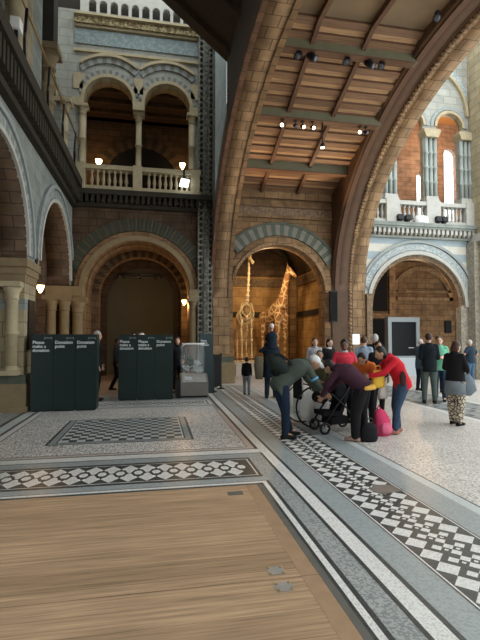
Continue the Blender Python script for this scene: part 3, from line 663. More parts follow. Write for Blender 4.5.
pq = MB(); pq.box(15.1, 15.45, 21.08, 21.18, 1.85, 2.5); pq = tag(pq.build('wall_plaque', M['black']), 'small black plaque on brick wall inside the right arch', 'plaque')
# big pier at the right frame edge
w = MB(); w.box(12.5, 14.6, 14.9, YB, 0, 16); wp = struct(w, 'wall_right', M['stone_buff'])
b = MB(); b.box(12.3, 12.52, YB - .45, YB, 0, 5.4); b.build('carved_shaft', M['carved_pale'], wp)
b = MB(); b.box(12.36, 14.7, 14.8, YB, 5.4, 5.7); b.build('string_course', M['pale_trim'], wp)

# ------------------------------------------------------------------ bridge over the hall
NEAR = 13.0     # the arches come down well behind the viewer
def ax(a, c): return a if c >= 0 else NEAR
def ell(Y, cy, a, s, b_):
    a = a if Y >= cy else NEAR
    return s + b_ * math.sqrt(max(0, 1 - ((Y - cy) / a) ** 2))
def ceil_z(Y): return 7.03 + .373 * (YB - Y) if Y > 9.75 else 9.287
def rib(name, x0, x1, E_, top, soffit, face, n=60):
    cy, a, s, b_ = E_; mb = MB(); pts = [(cy + ax(a, math.cos(PI * k / n)) * math.cos(PI * k / n), s + b_ * math.sin(PI * k / n)) for k in range(n + 1)]
    pts = [(cy + a, 0)] + pts + [(cy - NEAR, 0)]; L = 0
    for k, (p, q) in enumerate(zip(pts, pts[1:])):
        d = math.dist(p, q)
        mb.face([(x0, *p), (x1, *p), (x1, *q), (x0, *q)], 0, [(0, L), (x1 - x0, L), (x1 - x0, L + d), (0, L + d)], True); L += d
        if abs(p[0] - q[0]) > 1e-6:
            for x in (x0, x1): mb.face([(x, *p), (x, *q), (x, q[0], top(q[0])), (x, p[0], top(p[0]))], 1, None)
            mb.face([(x0, p[0], top(p[0])), (x1, p[0], top(p[0])), (x1, q[0], top(q[0])), (x0, q[0], top(q[0]))], 1)
    return struct(mb, name, [soffit, face])
def along(E_, n, t0, t1, off=0):
    cy, a, s, b_ = E_
    return [(cy + (ax(a, math.cos(t0 + (t1 - t0) * k / n)) + off) * math.cos(t0 + (t1 - t0) * k / n), s + (b_ + off) * math.sin(t0 + (t1 - t0) * k / n)) for k in range(n + 1)]
EL = (8.4, 7.33, 3.05, 4.95); ER = (8.4, 7.36, 3.4, 5.67); EO = (8.4, 7.33, 3.37, 5.74)
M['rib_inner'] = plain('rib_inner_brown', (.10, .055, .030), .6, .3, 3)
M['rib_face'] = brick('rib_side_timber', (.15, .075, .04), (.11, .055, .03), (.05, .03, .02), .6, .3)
M['spandrel'] = brick('spandrel_blue', (.42, .49, .50), (.36, .43, .45), (.25, .3, .31), .6, .3, var=.15)
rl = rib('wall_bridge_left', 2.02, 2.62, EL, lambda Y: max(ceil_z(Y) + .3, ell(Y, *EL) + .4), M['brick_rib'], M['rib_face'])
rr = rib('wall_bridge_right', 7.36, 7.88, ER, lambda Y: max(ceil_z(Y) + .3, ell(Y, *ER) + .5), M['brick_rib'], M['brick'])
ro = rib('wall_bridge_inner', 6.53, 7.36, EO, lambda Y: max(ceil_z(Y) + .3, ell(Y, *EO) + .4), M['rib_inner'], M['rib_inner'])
def arc_strip(name, parent, E_, x0, x1, o0, o1, mat, t0=0, t1=2.2, n=70):
    P, Q = along(E_, n, t0, t1, o0), along(E_, n, t0, t1, o1); mb = MB(); L = 0
    for k in range(n):
        p, q, r2, s2 = P[k], P[k + 1], Q[k + 1], Q[k]; d = math.dist(p, q)
        for x in (x0, x1): mb.face([(x, *p), (x, *q), (x, *r2), (x, *s2)], 0, [(L, 0), (L + d, 0), (L + d, o1 - o0), (L, o1 - o0)])
        mb.face([(x0, *p), (x1, *p), (x1, *q), (x0, *q)], 0, [(0, L), (x1 - x0, L), (x1 - x0, L + d), (0, L + d)]); mb.face([(x0, *s2), (x1, *s2), (x1, *r2), (x0, *r2)], 0); L += d
    return mb.build(name, mat, parent)
arc_strip('edge_moulding', rl, EL, 1.94, 2.06, -.02, .14, M['rib_face'])
arc_strip('edge_moulding', rl, EL, 2.56, 2.70, -.03, .12, M['brick'])
arc_strip('archivolt', rl, EL, 1.97, 2.03, .14, .62, M['rib_face'])
arc_strip('edge_moulding', rr, ER, 7.12, 7.38, .02, .2, M['rib_inner'])
arc_strip('edge_moulding', rr, ER, 7.30, 7.38, -.03, .1, M['brick'])
# rope-like bead row on the inner edge of the right rib
mb = MB()
for p, q in zip(along(ER, 96, -.0, 2.0, -.01), along(ER, 96, .012, 2.012, .12)):
    cy_, cz_ = p; mb.ball((7.24, cy_, cz_), .085, .075, .075, n=8, m=6)
for k in range(22): mb.ball((7.24, 15.74, .2 + k * .15), .085, .075, .075, n=8, m=6)
mb.build('bead_moulding', M['brick_rib'], rr)
arc_strip('outer_moulding', ro, EO, 6.62, 6.78, -.06, .1, M['timber_brown'])
# blue spandrel with ornament between left rib and far wall
mb = MB(); SP = along(EL, 30, 0, 1.03, .62)
for p, q in zip(SP, SP[1:]): mb.face([(1.99, *p), (1.99, *q), (1.99, q[0], 13.5), (1.99, p[0], 13.5)], 0)
sp_ = mb.build('spandrel', M['spandrel'], rl)
mb = MB(); SP = along(EL, 30, 0, 1.03, .66)
for p, q in zip(SP, SP[1:]): mb.face([(1.98, *p), (1.98, *q), (1.98, q[0], q[1] + .28), (1.98, p[0], p[1] + .28)], 0)
mb.box(1.96, 1.99, 15.05, 15.55, 5, 13.5); mb.build('ornament_band', M['carved_dark'], rl)
# timber side panel and the sloping underside of the upper landing
lz = lambda x: 9.45 + (2.0 - x) * .84
mb = MB(); P = along(EL, 40, 1.03, 2.6, .1)
for p, q in zip(P, P[1:]): mb.face([(1.95, *p), (1.95, *q), (1.95, q[0], 9.7), (1.95, p[0], 9.7)], 0)
mb.prism([(2.05, lz(2.05)), (2.05, 10.4), (-2.0, 13.9), (-2.0, lz(-2.0))], 1, 3.5, 12.25, 0)
for k in range(6): y = 4.4 + k * 1.45; mb.prism([(2.0, lz(2.0) - .14), (2.0, lz(2.0)), (-2.0, lz(-2.0)), (-2.0, lz(-2.0) - .14)], 1, y, y + .16, 0)
ld = struct(mb, 'ceiling_landing', M['timber_dark'])
# timber ceiling
mb = MB()
nb_ = 34
for k in range(nb_):
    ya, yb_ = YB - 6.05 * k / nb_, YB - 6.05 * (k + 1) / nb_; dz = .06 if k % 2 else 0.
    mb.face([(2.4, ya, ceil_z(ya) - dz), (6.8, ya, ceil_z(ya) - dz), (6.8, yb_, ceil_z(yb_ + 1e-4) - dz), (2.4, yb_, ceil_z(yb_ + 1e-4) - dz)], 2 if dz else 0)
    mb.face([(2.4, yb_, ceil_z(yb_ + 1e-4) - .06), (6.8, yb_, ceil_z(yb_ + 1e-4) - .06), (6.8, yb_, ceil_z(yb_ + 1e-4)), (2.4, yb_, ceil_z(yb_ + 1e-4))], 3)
mb.face([(2.4, YB, ceil_z(YB) + .25), (6.8, YB, ceil_z(YB) + .25), (6.8, 9.75, 9.54), (2.4, 9.75, 9.54)], 0)
mb.face([(2.4, 9.75, 9.287), (6.8, 9.75, 9.287), (6.8, 2, 9.287), (2.4, 2, 9.287)], 1)
mb.face([(2.4, 9.75, 9.54), (6.8, 9.75, 9.54), (6.8, 2, 9.54), (2.4, 2, 9.54)], 1)
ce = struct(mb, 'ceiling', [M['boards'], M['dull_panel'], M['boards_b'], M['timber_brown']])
for x in (3.79, 5.16):
    mb = MB(); mb.prism([(YB, ceil_z(YB) - .16), (YB, ceil_z(YB)), (9.75, 9.287), (9.75, 9.127)], 0, x - .055, x + .055); mb.build('joist', M['timber_brown'], ce)
    mb = MB(); mb.box(x - .055, x + .055, 2, 9.75, 9.13, 9.287); mb.build('joist', M['timber_brown'], ce)
beams = {}
for i, Y in enumerate((14.40, 12.36, 10.38)):
    z = ceil_z(Y); mb = MB(); mb.box(2.5, 6.7, Y - .10, Y + .10, z - .25, z + .05)
    bm_ = mb.build('beam', M['beam_green'], ce); beams[i] = z - .22
    mb = MB(); mb.box(2.6, 6.6, Y - .12, Y + .12, z - .28, z - .25); mb.build('beam_edge', M['timber_brown'], bm_)
mb = MB(); mb.box(2.5, 6.6, YB - .15, YB, 6.75, 7.05); mb.build('wall_plate', M['brick'], ce)

# ------------------------------------------------------------------ spotlights on the beams
def spot(name, label, x, y, ztop, drop, aim, lit, group, r=.07, ln=.2):
    root = empty(name, (x, y, ztop), 0, label, 'spotlight', group)
    d = Vector(aim).normalized(); T = Matrix.Translation(Vector((0, 0, -drop))) @ d.to_track_quat('Z', 'Y').to_matrix().to_4x4()
    b = MB(); b.tube([(0, 0, 0), (0, 0, -drop)], .014, 6); b.box(-.05, .05, -.05, .05, -.02, 0); b.build('bracket', M['black'], root)
    b = MB(); b.lathe([(r * .6, -ln * .6), (r * .8, -ln * .5), (r, ln * .2), (r * 1.05, ln * .5), (r * .9, ln * .5)], n=12, T=T); b.build('body', M['black'], root)
    b = MB(); b.lathe([(r * .88, ln * .5), (r * .6, ln * .55), (.001, ln * .57)], n=12, T=T); b.build('lens', M['spot_on' if lit else 'spot_off'], root)
    return root
zb3 = beams[2] - .06; zb2 = beams[1] - .06
for i, (x, lb) in enumerate(((3.47, 'black unlit spotlight at left end of the nearest ceiling beam'), (3.82, 'black unlit spotlight second from left on the nearest ceiling beam'), (4.76, 'black unlit spotlight in the middle of the nearest ceiling beam'), (5.38, 'black unlit spotlight left of the pair at right on nearest ceiling beam'), (5.72, 'black unlit spotlight at right end of the nearest ceiling beam'))):
    spot('spotlight', lb, x, 10.38, zb3, .1, ((-.5, .5)[i % 2], -.55, -.6), False, 'spotlights on the nearest beam', .085, .26)
for i, (x, lb) in enumerate(((3.62, 'small lit spotlight at far left under the middle ceiling beam'), (4.02, 'small lit spotlight second from left under the middle ceiling beam'), (4.24, 'small lit spotlight third from left under the middle ceiling beam'), (4.55, 'small lit spotlight right of the group of four under the middle ceiling beam'), (6.05, 'small lit spotlight left of the pair at right end of the middle beam'), (6.25, 'small lit spotlight at far right under the middle ceiling beam'))):
    spot('spotlight', lb, x, 12.36, zb2, .16, ((-.4, .1, .3, .2, -.3, .3)[i], -.8, -.55), i not in (1, 5), 'spotlights on the middle beam', .055, .16)
pd = empty('pendant_light', (4.86, 12.36, zb2), 0, 'long black pendant fitting hanging under the middle ceiling beam', 'pendant lamp')
b = MB(); b.tube([(0, 0, 0), (0, 0, -.62)], .025, 8); b.build('stem', M['black'], pd)
b = MB(); b.lathe([(.03, -.6), (.07, -.66), (.07, -.74)], n=10); b.build('head', M['black'], pd)
b = MB(); b.lathe([(.06, -.742), (.05, -.76), (.001, -.77)], n=10); b.build('lens', M['spot_on'], pd)
spot('spotlight', 'single dark spotlight high on the big right hand bridge arch', 6.3, 8.9, 9.1, .15, (-.5, -.6, -.5), False, 'spotlights on the nearest beam', .085, .26)
spk = empty('column_speaker', (6.47, YB - .3, 2.2), 0, 'tall black column loudspeaker mounted on the right bridge pier', 'loudspeaker')
b = MB(); b.box(-.13, .13, -.1, .1, 0, 1.15); b.build('cabinet', M['black'], spk); b = MB(); b.box(-.11, .11, -.115, -.1, .04, 1.11); b.build('grille', M['black_soft'], spk)
nt_ = empty('notice', (7.46, YB - .1, 1.38), 0, 'small bright white notice on the foot of the right bridge pier', 'sign')
b = MB(); b.box(-.13, .13, 0, .03, 0, .37); b.build('panel', M['notice'], nt_); b = MB(); b.box(-.15, .15, .012, .035, -.02, .39); b.build('backing', M['frame_grey'], nt_)
# flood lights on the right gallery ledge
for i, (x, lb) in enumerate(((9.22, 'small black floodlight at far left on the right gallery ledge'), (9.55, 'small black floodlight left of the white drum on the right gallery ledge'), (10.85, 'small black floodlight right of the white drum on the right gallery ledge'), (11.12, 'small black floodlight at far right on the right gallery ledge'))):
    root = empty('floodlight', (x, YB - .32, 6.06), 0, lb, 'floodlight', 'floodlights on the right ledge')
    b = MB(); b.box(-.04, .04, -.04, .04, 0, .12); b.build('stand', M['black'], root)
    b = MB(); b.prism([(-.1, .1), (.1, .06), (.12, .26), (-.06, .3)], 0, -.11, .11); b.build('housing', M['black'], root)
dr = MB(); dr.lathe([(.22, 0), (.24, .03), (.24, .22), (.2, .28), (.001, .29)], n=18); dr = tag(dr.build('white_drum', M['lead']), 'round white drum light resting on the right gallery ledge', 'lamp'); dr.location = (10.13, YB - .3, 6.06); dr.scale = (1.2, .6, 1)
# wall lamps
def lamp_thing(name, label, loc, r, mat, col, power, size=.1, off=(0, -.25, 0)):
    root = empty(name, loc, 0, label, 'lamp')
    b = MB(); b.lathe([(r * .3, -r * 1.4), (r * .5, -r), (r, 0), (r * 1.2, r * .9)], n=12); b.build('shade', mat, root)
    b = MB(); b.box(-.03, .03, 0, .3, -r * .9, -r * .5); b.build('bracket', M['black'], root)
    l = bpy.data.lights.new(name + '_glow', 'POINT'); l.energy = power; l.color = col; l.shadow_soft_size = size
    lo = bpy.data.objects.new('bulb_glow', l); COL.objects.link(lo); lo.parent = root; lo.location = off
    return root
WARM = (1, .58, .24)
lamp_thing('wall_lamp', 'glowing amber lamp left inside the dark upper gallery', (-2.3, 18.6, 8.75), .11, M['lamp'], WARM, 9)
lamp_thing('wall_lamp', 'glowing amber lamp right inside the dark upper gallery', (1.08, 18.6, 8.85), .10, M['lamp'], WARM, 6)
lamp_thing('wall_lamp', 'small lamp lighting the right jamb of the left archway', (1.1, 17.3, 3.0), .08, M['lamp'], WARM, 20, .05, (0, -.12, -.15))
lamp_thing('wall_lamp', 'small amber lamp glowing beside the left pier', (-3.25, 13.6, 3.05), .09, M['lamp'], WARM, 13, .05, (.1, -.1, -.2))
fd = empty('floodlight', (.95, YB - .5, 6.98), 0, 'bright white floodlight clamped on the left gallery balustrade', 'floodlight')
b = MB(); b.prism([(-.16, -.1), (.14, -.12), (.18, .08), (-.1, .12)], 1, -.1, .1); b.build('housing', M['flood_on'], fd)
b = MB(); b.box(-.03, .03, .0, .2, .1, .5); b.build('clamp', M['black'], fd)
# ring of spots in the left archway
ch = empty('lighting_ring', (-.62, 18.1, 4.12), 0, 'dark oval lighting track hanging in the left archway', 'light fitting')
b = MB(); b.tube([(.85 * math.cos(2 * PI * k / 24), .4 * math.sin(2 * PI * k / 24), 0) for k in range(24)], .035, 8, closed=True); b.build('hoop', M['black'], ch)
for k in range(8):
    b = MB(); x_, y_ = .85 * math.cos(2 * PI * k / 8), .4 * math.sin(2 * PI * k / 8); b.lathe([(.03, 0), (.05, -.06), (.05, -.13)], x_, y_, 8); b.build('lamp_head', M['black'], ch)
b = MB()
for x_ in (-.8, .8): b.tube([(x_, 0, 0), (x_ * .9, 0, 1.2)], .01, 6)
b.build('hanger', M['black'], ch)
# ------------------------------------------------------------------ donation panels
def kiosk(label, x0, x1, y, h, txt, group):
    root = empty('donation_kiosk', ((x0 + x1) / 2, y, 0), 0, label, 'kiosk', group); w2 = (x1 - x0) / 2 - .0015
    b = MB(); b.box(-w2, w2, 0, .42, .03, h); b.build('body', M['kiosk_green'], root)
    b = MB(); b.box(-w2 + .03, w2 - .03, .03, .39, 0, .03); b.build('plinth', M['black'], root)
    b = MB(); b.box(-w2 + .012, w2 - .012, -.006, 0, .12, h - .02); b.build('face_panel', M['kiosk_green'], root)
    lettering(txt, .098, root, (-w2 + .03, -.009, h - .21))
    # small round-backed emblem, faint
    b = MB(); n = 8
    for cx_, r_ in ((w2 - .14, .035), (w2 - .075, .035)):
        for k in range(n):
            a0, a1 = PI * k / n, PI * (k + 1) / n
            b.prism([(cx_ + r_ * math.cos(a0), h - .1 + r_ * math.sin(a0)), (cx_ + r_ * .55 * math.cos(a0), h - .1 + r_ * .55 * math.sin(a0)), (cx_ + r_ * .55 * math.cos(a1), h - .1 + r_ * .55 * math.sin(a1)), (cx_ + r_ * math.cos(a1), h - .1 + r_ * math.sin(a1))], 1, -.009, -.006)
    b.box(w2 - .19, w2 - .175, -.009, -.006, h - .115, h - .06); b.box(w2 - .045, w2 - .03, -.009, -.006, h - .115, h - .06)
    b.build('emblem', M['logo'], root)
pd_, dp = 'Please\nmake a\ndonation', 'Donation\npoint'
for i, (t_, lb) in enumerate(((pd_, 'dark green panel reading Please make a donation, nearest the left pier'), (dp, 'dark green Donation point panel in the middle of the left block'), (dp, 'dark green Donation point panel at right end of the left block'))):
    kiosk(lb, -2.68 + i * .465, -2.68 + (i + 1) * .465, 10.5, 1.71, t_, 'panels of the left donation block')
for i, (t_, lb) in enumerate(((pd_, 'dark green Please make a donation panel at left end of the second block'), (pd_, 'dark green Please make a donation panel in the middle of the second block'), (dp, 'dark green Donation point panel beside the clear donation box'))):
    kiosk(lb, -.93 + i * .47, -.93 + (i + 1) * .47, 11.95, 1.71, t_, 'panels of the second donation block')
# donation box
db = empty('donation_box', (1.02, 12.15, 0), 0, 'grey donation box with clear case of banknotes on top', 'donation box')
b = MB(); b.prism([(0, .06), (0, .40), (.3, .62), (.75, .62), (.75, .06)], 0, -.33, .42); b.build('base', M['greymetal'], db)
b = MB(); b.prism([(0.02, .03), (.02, .5), (.72, .5), (.72, .03)], 0, -.45, -.33); b.build('side_cheek', M['black'], db)
b = MB(); b.box(-.3, .4, .05, .7, 0, .06); b.build('foot', M['black'], db)
b = MB(); b.face([(-.28, .005, .425), (.37, .005, .425), (.37, .28, .625), (-.28, .28, .625)]); b.build('sloping_panel', M['steel'], db)
lettering('Please\ndonate', .075, db, (-.22, .12, .535), (math.atan2(.22, .3), 0, 0))
gl = MB(); gl.box(-.30, .34, .3, .315, .62, 1.46); gl.box(-.30, .34, .71, .725, .62, 1.46); gl.box(-.30, -.288, .3, .72, .62, 1.46); gl.box(.328, .34, .3, .72, .62, 1.46); gl.build('clear_case', M['glass'], db)
b = MB(); b.tube([(-.3, .3, 1.36), (-.22, .3, 1.46), (.34, .3, 1.46)], .022, 8); b.box(-.28, .34, .3, .72, 1.45, 1.475); b.build('lid', M['lead'], db)
for (x_, y_, z_, rx, m_) in ((-.12, .5, .73, .17, 'paper'), (.08, .45, .76, .2, 'paper'), (.2, .55, .72, .16, 'paper'), (0, .52, .88, .13, 'paper_g'), (-.05, .55, 1.0, .10, 'paper_g'), (.13, .5, .9, .12, 'paper')):
    b = MB(); 
    for k in range(14):
        a_ = random.uniform(0, 2 * PI); d_ = random.uniform(0, rx * .7); T = Matrix.Translation((x_ + d_ * math.cos(a_), y_ + .5 * d_ * math.sin(a_), z_ + random.uniform(-.06, .08))) @ Matrix.Rotation(random.uniform(0, 3), 4, 'X') @ Matrix.Rotation(random.uniform(0, 3), 4, 'Z')
        b.box(-.06, .06, -.03, .03, -.002, .002, 0, T)
    o = b.build('banknotes', M[m_], db); o['kind'] = 'stuff'
# tall sign behind the box
sg = empty('sign_board', (1.5, 13.12, 0), .12, 'tall narrow blue grey sign board behind the donation box', 'sign')
M['sign_blue'] = plain('sign_blue_grey', (.022, .042, .046), .45, .1, 2)
b = MB(); b.box(-.2, .2, 0, .07, .02, 1.74); b.build('board', M['sign_blue'], sg); b = MB(); b.box(-.21, .21, -.06, .14, 0, .03); b.build('foot', M['black'], sg)
lettering('Please\nmake a\ndonation', .07, sg, (-.18, -.004, 1.52))
bp_ = empty('barrier_screen', (1.90, 13.72, 0), PI / 2 - .42, 'low black free standing barrier panel left of the bridge pier', 'barrier')
b = MB(); b.box(-.42, .42, -.015, .015, .12, 1.1); b.build('panel', M['black_soft'], bp_)
for x_ in (-.42, .42):
    b = MB(); b.lathe([(.12, 0), (.12, .02), (.03, .04), (.025, 1.12), (.035, 1.14)], x_, 0, 12); b.build('post', M['black'], bp_)

# display screen in the right bay
ds = empty('display_screen', (10.5, 17.4, 0), 0, 'large dark screen in pale grey frame on a pale blue plinth', 'display')
b = MB(); b.box(-.72, .9, 0, .8, 0, .76); b.build('plinth', M['panel_blue'], ds)
b = MB(); b.box(-.74, -.58, .05, .35, .76, 2.5); b.box(.58, .74, .05, .35, .76, 2.5); b.box(-.58, .58, .05, .35, 2.3, 2.5); b.box(-.58, .58, .05, .35, .76, .84); b.build('frame', M['frame_grey'], ds)
b = MB(); b.box(-.58, .58, .12, .3, .84, 2.3); b.build('screen', M['dark_glass'], ds)
b = MB(); b.box(.25, .5, .115, .12, 1.17, 1.2); b.build('slot', M['lead'], ds)

# ------------------------------------------------------------------ giraffes
gp = empty('giraffe_plinth', (4.7, 19.4, 0), 0, 'low white plinth under the two giraffes', 'plinth')
b = MB(); b.box(-1.35, 1.75, -.95, 1.1, 0, .5); b.build('block', M['plinth'], gp); b = MB(); b.box(-1.4, 1.8, -1.0, 1.15, .5, .56); b.build('top_slab', M['plinth'], gp)
# mounted giraffe
gm = MB(); f = Vector((.36, -.93, 0)); rt_ = Vector((f.y, -f.x, 0)) * -1; c0 = Vector((5.32, 19.55, 0))
def gpnt(a, s_, z): v = c0 + f * a + rt_ * s_; return Vector((v.x, v.y, z))
secs = [(-.72, 2.38, .20, .24), (-.6, 2.45, .3, .36), (-.3, 2.58, .34, .42), (.05, 2.72, .36, .46), (.35, 2.86, .34, .48), (.58, 2.95, .25, .42), (.7, 3.0, .15, .3)]
gm.loft([(gpnt(a, 0, z), rt_, ru, Vector((0, 0, 1)), rv) for a, z, ru, rv in secs], 16)
nk = [gpnt(.5, 0, 3.0), gpnt(.68, 0, 3.45), gpnt(.8, 0, 3.9), gpnt(.92, .02, 4.3), gpnt(1.0, .03, 4.52)]
gm.tube(nk, [.3, .2, .15, .125, .11], 14); 
hd = gpnt(1.02, .03, 4.6); hdir = Vector((.62, -.30, -.72)).normalized()
gm.cap(hd, hd + hdir * .2, .125, .12); gm.cap(hd + hdir * .2, hd + hdir * .40, .10, .075); gm.ball(hd + hdir * .43, .075)
side = hdir.cross(Vector((0, 0, 1))).normalized()
for sg_ in (-1, 1): gm.cap(hd + side * .1 * sg_, hd + side * .26 * sg_ - hdir * .1 + Vector((0, 0, .03)), .035, .02); gm.cap(hd + side * .05 * sg_, hd + side * .06 * sg_ + Vector((-.05, 0, .24)), .03, .028)
for a, s_, kx in ((.5, .2, .02), (.5, -.2, .02), (-.55, .2, -.12), (-.55, -.2, -.12)):
    hip, kn, fet, hoof = gpnt(a, s_ * .9, 2.6), gpnt(a + kx, s_, 1.65), gpnt(a + kx * .3, s_, .78), gpnt(a + .02, s_, .64)
    gm.cap(hip, kn, .2 if a > 0 else .24, .085); gm.ball(kn, .095); gm.cap(kn, fet, .075, .055); gm.cap(fet, hoof, .06, .075)
gm.tube([gpnt(-.7, 0, 2.5), gpnt(-.86, 0, 2.1), gpnt(-.84, 0, 1.4)], [.06, .035, .05], 8)
gf = gm.build('mounted_giraffe', M['giraffe']); remesh(gf, .03, 3); gf.data.materials.clear(); gf.data.materials.append(M['giraffe'])
tag(gf, 'mounted giraffe with patched coat turning its head right, beside the skeleton', 'giraffe')
em = MB()
for sg_ in (-1, 1): em.ball(hd + hdir * .12 + side * .115 * sg_ + Vector((0, 0, .04)), .025)
em.build('eye', M['horn'], gf)
hm = MB()
for sg_ in (-1, 1): hm.ball(hd + side * .06 * sg_ + Vector((-.05, 0, .26)), .036)
hm.build('horn_tip', M['horn'], gf)
mm = MB(); mp_ = [p + Vector((-.1, .1, .06)) * (r_ / .2 + .2) for p, r_ in zip(nk, (.3, .2, .15, .125, .11))]
mm.tube(mp_, [.05, .05, .045, .04, .03], 6); mm.build('mane', M['timber_brown'], gf)
# skeleton giraffe
gs = empty('giraffe_skeleton', (3.95, 19.4, .56), 0, 'pale giraffe skeleton with upright neck standing left of the mounted giraffe', 'skeleton')
S = lambda x, y, z: Vector((x, y, z - .56))
def bones(nm, fn): b = MB(); fn(b); return b.build(nm, M['bone'], gs)
neck = [S(.02, -.25, 3.2), S(.04, -.32, 3.6), S(.06, -.36, 4.1), S(.08, -.38, 4.6), S(.08, -.36, 5.0)]
def _n(b):
    b.tube(neck, [.07, .055, .05, .045, .04], 8)
    for i in range(4):
        for t in (.15, .65): p = neck[i].lerp(neck[i + 1], t); b.ball(p, .095 - .012 * i, .09 - .012 * i, .075)
bones('neck_vertebrae', _n)
def _s(b):
    h = S(.1, -.42, 5.08); b.ball(h, .10, .14, .10); b.cap(h, h + Vector((.12, -.22, -.18)), .09, .045); b.cap(h + Vector((-.05, 0, .06)), h + Vector((-.07, .04, .22)), .03, .025); b.cap(h + Vector((.06, 0, .06)), h + Vector((.05, .04, .22)), .03, .025)
    b.cap(h + Vector((0, -.05, -.1)), h + Vector((.1, -.2, -.25)), .035, .025)
bones('skull', _s)
def _sp(b):
    q_ = [S(.02, -.25, 3.2), S(0, .1, 3.05), S(-.05, .5, 2.85), S(-.08, .85, 2.65), S(-.1, 1.1, 2.3)]; b.tube(q_, [.08, .08, .07, .06, .03], 8)
    for i in range(12): t = i / 12 * 3; k = int(t); p = q_[k].lerp(q_[k + 1], t - k); b.cap(p, p + Vector((0, .04, .22 - .01 * i)), .03, .018, 6)
bones('spine', _sp)
for i in range(9):
    y_ = -.2 + i * .12; zt = 3.1 - i * .045; rw = (.2, .26, .3, .33, .34, .34, .32, .29, .24)[i]; dp_ = (.5, .62, .7, .74, .72, .66, .6, .52, .42)[i]
    bones('rib', lambda b: [b.tube([S(sx * rw * math.sin(PI * k / 10), y_, zt - dp_ * (1 - math.cos(PI * k / 10)) / 2) for k in range(11)], .022, 6) for sx in (-1, 1)])
bones('shoulder_blade', lambda b: [b.loft([(S(sx * .2, -.2, 3.15), (0, 1, 0), .16, (1, 0, 0), .02), (S(sx * .32, -.22, 2.7), (0, 1, 0), .1, (1, 0, 0), .03), (S(sx * .26, -.28, 2.35), (0, 1, 0), .05, (1, 0, 0), .04)], 10) for sx in (-1, 1)])
bones('sternum', lambda b: b.tube([S(0, -.35, 2.55), S(0, 0, 2.36), S(0, .4, 2.4)], [.05, .06, .03], 8))
bones('pelvis', lambda b: [b.loft([(S(sx * .06, .75, 2.75), (0, 1, 0), .14, (1, 0, 0), .05), (S(sx * .2, .85, 2.45), (0, 1, 0), .12, (1, 0, 0), .05)], 10) for sx in (-1, 1)])
for sx, y_, bk in ((-1, -.28, 0), (1, -.28, 0), (-1, .85, 1), (1, .85, 1)):
    def _l(b):
        x_ = sx * .22; p = [S(x_, y_, 2.4), S(x_ * 1.05, y_ + (.1 if not bk else -.14), 2.0 if not bk else 1.95), S(x_, y_ + (0 if not bk else .08), 1.5), S(x_, y_, .85), S(x_, y_ - .04, .6)]
        for a_, c_, r_ in zip(p, p[1:], (.04, .035, .028, .032)): b.cap(a_, c_, r_, r_)
        for a_ in p[1:4]: b.ball(a_, .058, .058, .07)
        b.cap(p[-1], p[-1] + Vector((0, -.08, -.0)), .05, .05)
    bones('leg_bones', _l)
br_ = empty('rope_barrier', (4.6, 18.1, 0), 0, 'low dark red barrier rail in front of the giraffes', 'barrier')
b = MB(); b.tube([(-1.7, 0, .74), (1.7, 0, .74)], .025, 8); b.build('rail', M['rope'], br_)
for x_ in (-1.7, 0, 1.7): b = MB(); b.lathe([(.1, 0), (.1, .02), (.02, .04), (.02, .76)], x_, 0, 10); b.build('post', M['black'], br_)

# ------------------------------------------------------------------ people
SK = {'l': plain('skin_light', (.58, .36, .26), .5, .08), 'm': plain('skin_tan', (.42, .24, .15), .5, .08), 'd': plain('skin_dark', (.16, .085, .055), .5, .08)}
HAIR = {'black': plain('hair_black', (.012, .010, .009), .5, .3, 30), 'brown': plain('hair_brown', (.07, .035, .02), .5, .3, 30), 'auburn': plain('hair_auburn', (.045, .018, .010), .5, .3, 30), 'grey': plain('hair_grey', (.45, .44, .42), .6, .2, 30)}
CL = {}
def cloth(n, c, var=.25, sc_=9):
    if n not in CL: CL[n] = plain('cloth_' + n, c, .85, var, sc_, bump=.15, spec=.15)
    return CL[n]
V = Vector
def slerp2(a, b, t): return V(a).lerp(V(b), t)
def hand(mb, w, d, n, s, curl=.5):
    d = d.normalized(); n = (n - d * n.dot(d)).normalized(); l = d.cross(n)
    T = Matrix((l, n, d)).transposed()
    mb.ball(w + d * .05 * s, .042 * s, .018 * s, .055 * s, T=T)
    for i, (o, ln) in enumerate(((-.031, .066), (-.0105, .076), (.0105, .072), (.031, .056))):
        p0 = w + d * .088 * s + l * o * s; p1 = p0 + (d + n * curl * .4).normalized() * ln * .55 * s; p2 = p1 + (d + n * curl * 1.6).normalized() * ln * .5 * s
        mb.cap(p0, p1, .0105 * s, .0095 * s, 6); mb.cap(p1, p2, .0095 * s, .008 * s, 6)
    t0 = w + d * .03 * s - l * .032 * s; t1 = t0 + (d * .6 - l * .7 + n * .35).normalized() * .045 * s; t2 = t1 + (d - l * .1 + n * .5).normalized() * .032 * s
    mb.cap(t0, t1, .014 * s, .011 * s, 6); mb.cap(t1, t2, .011 * s, .009 * s, 6)
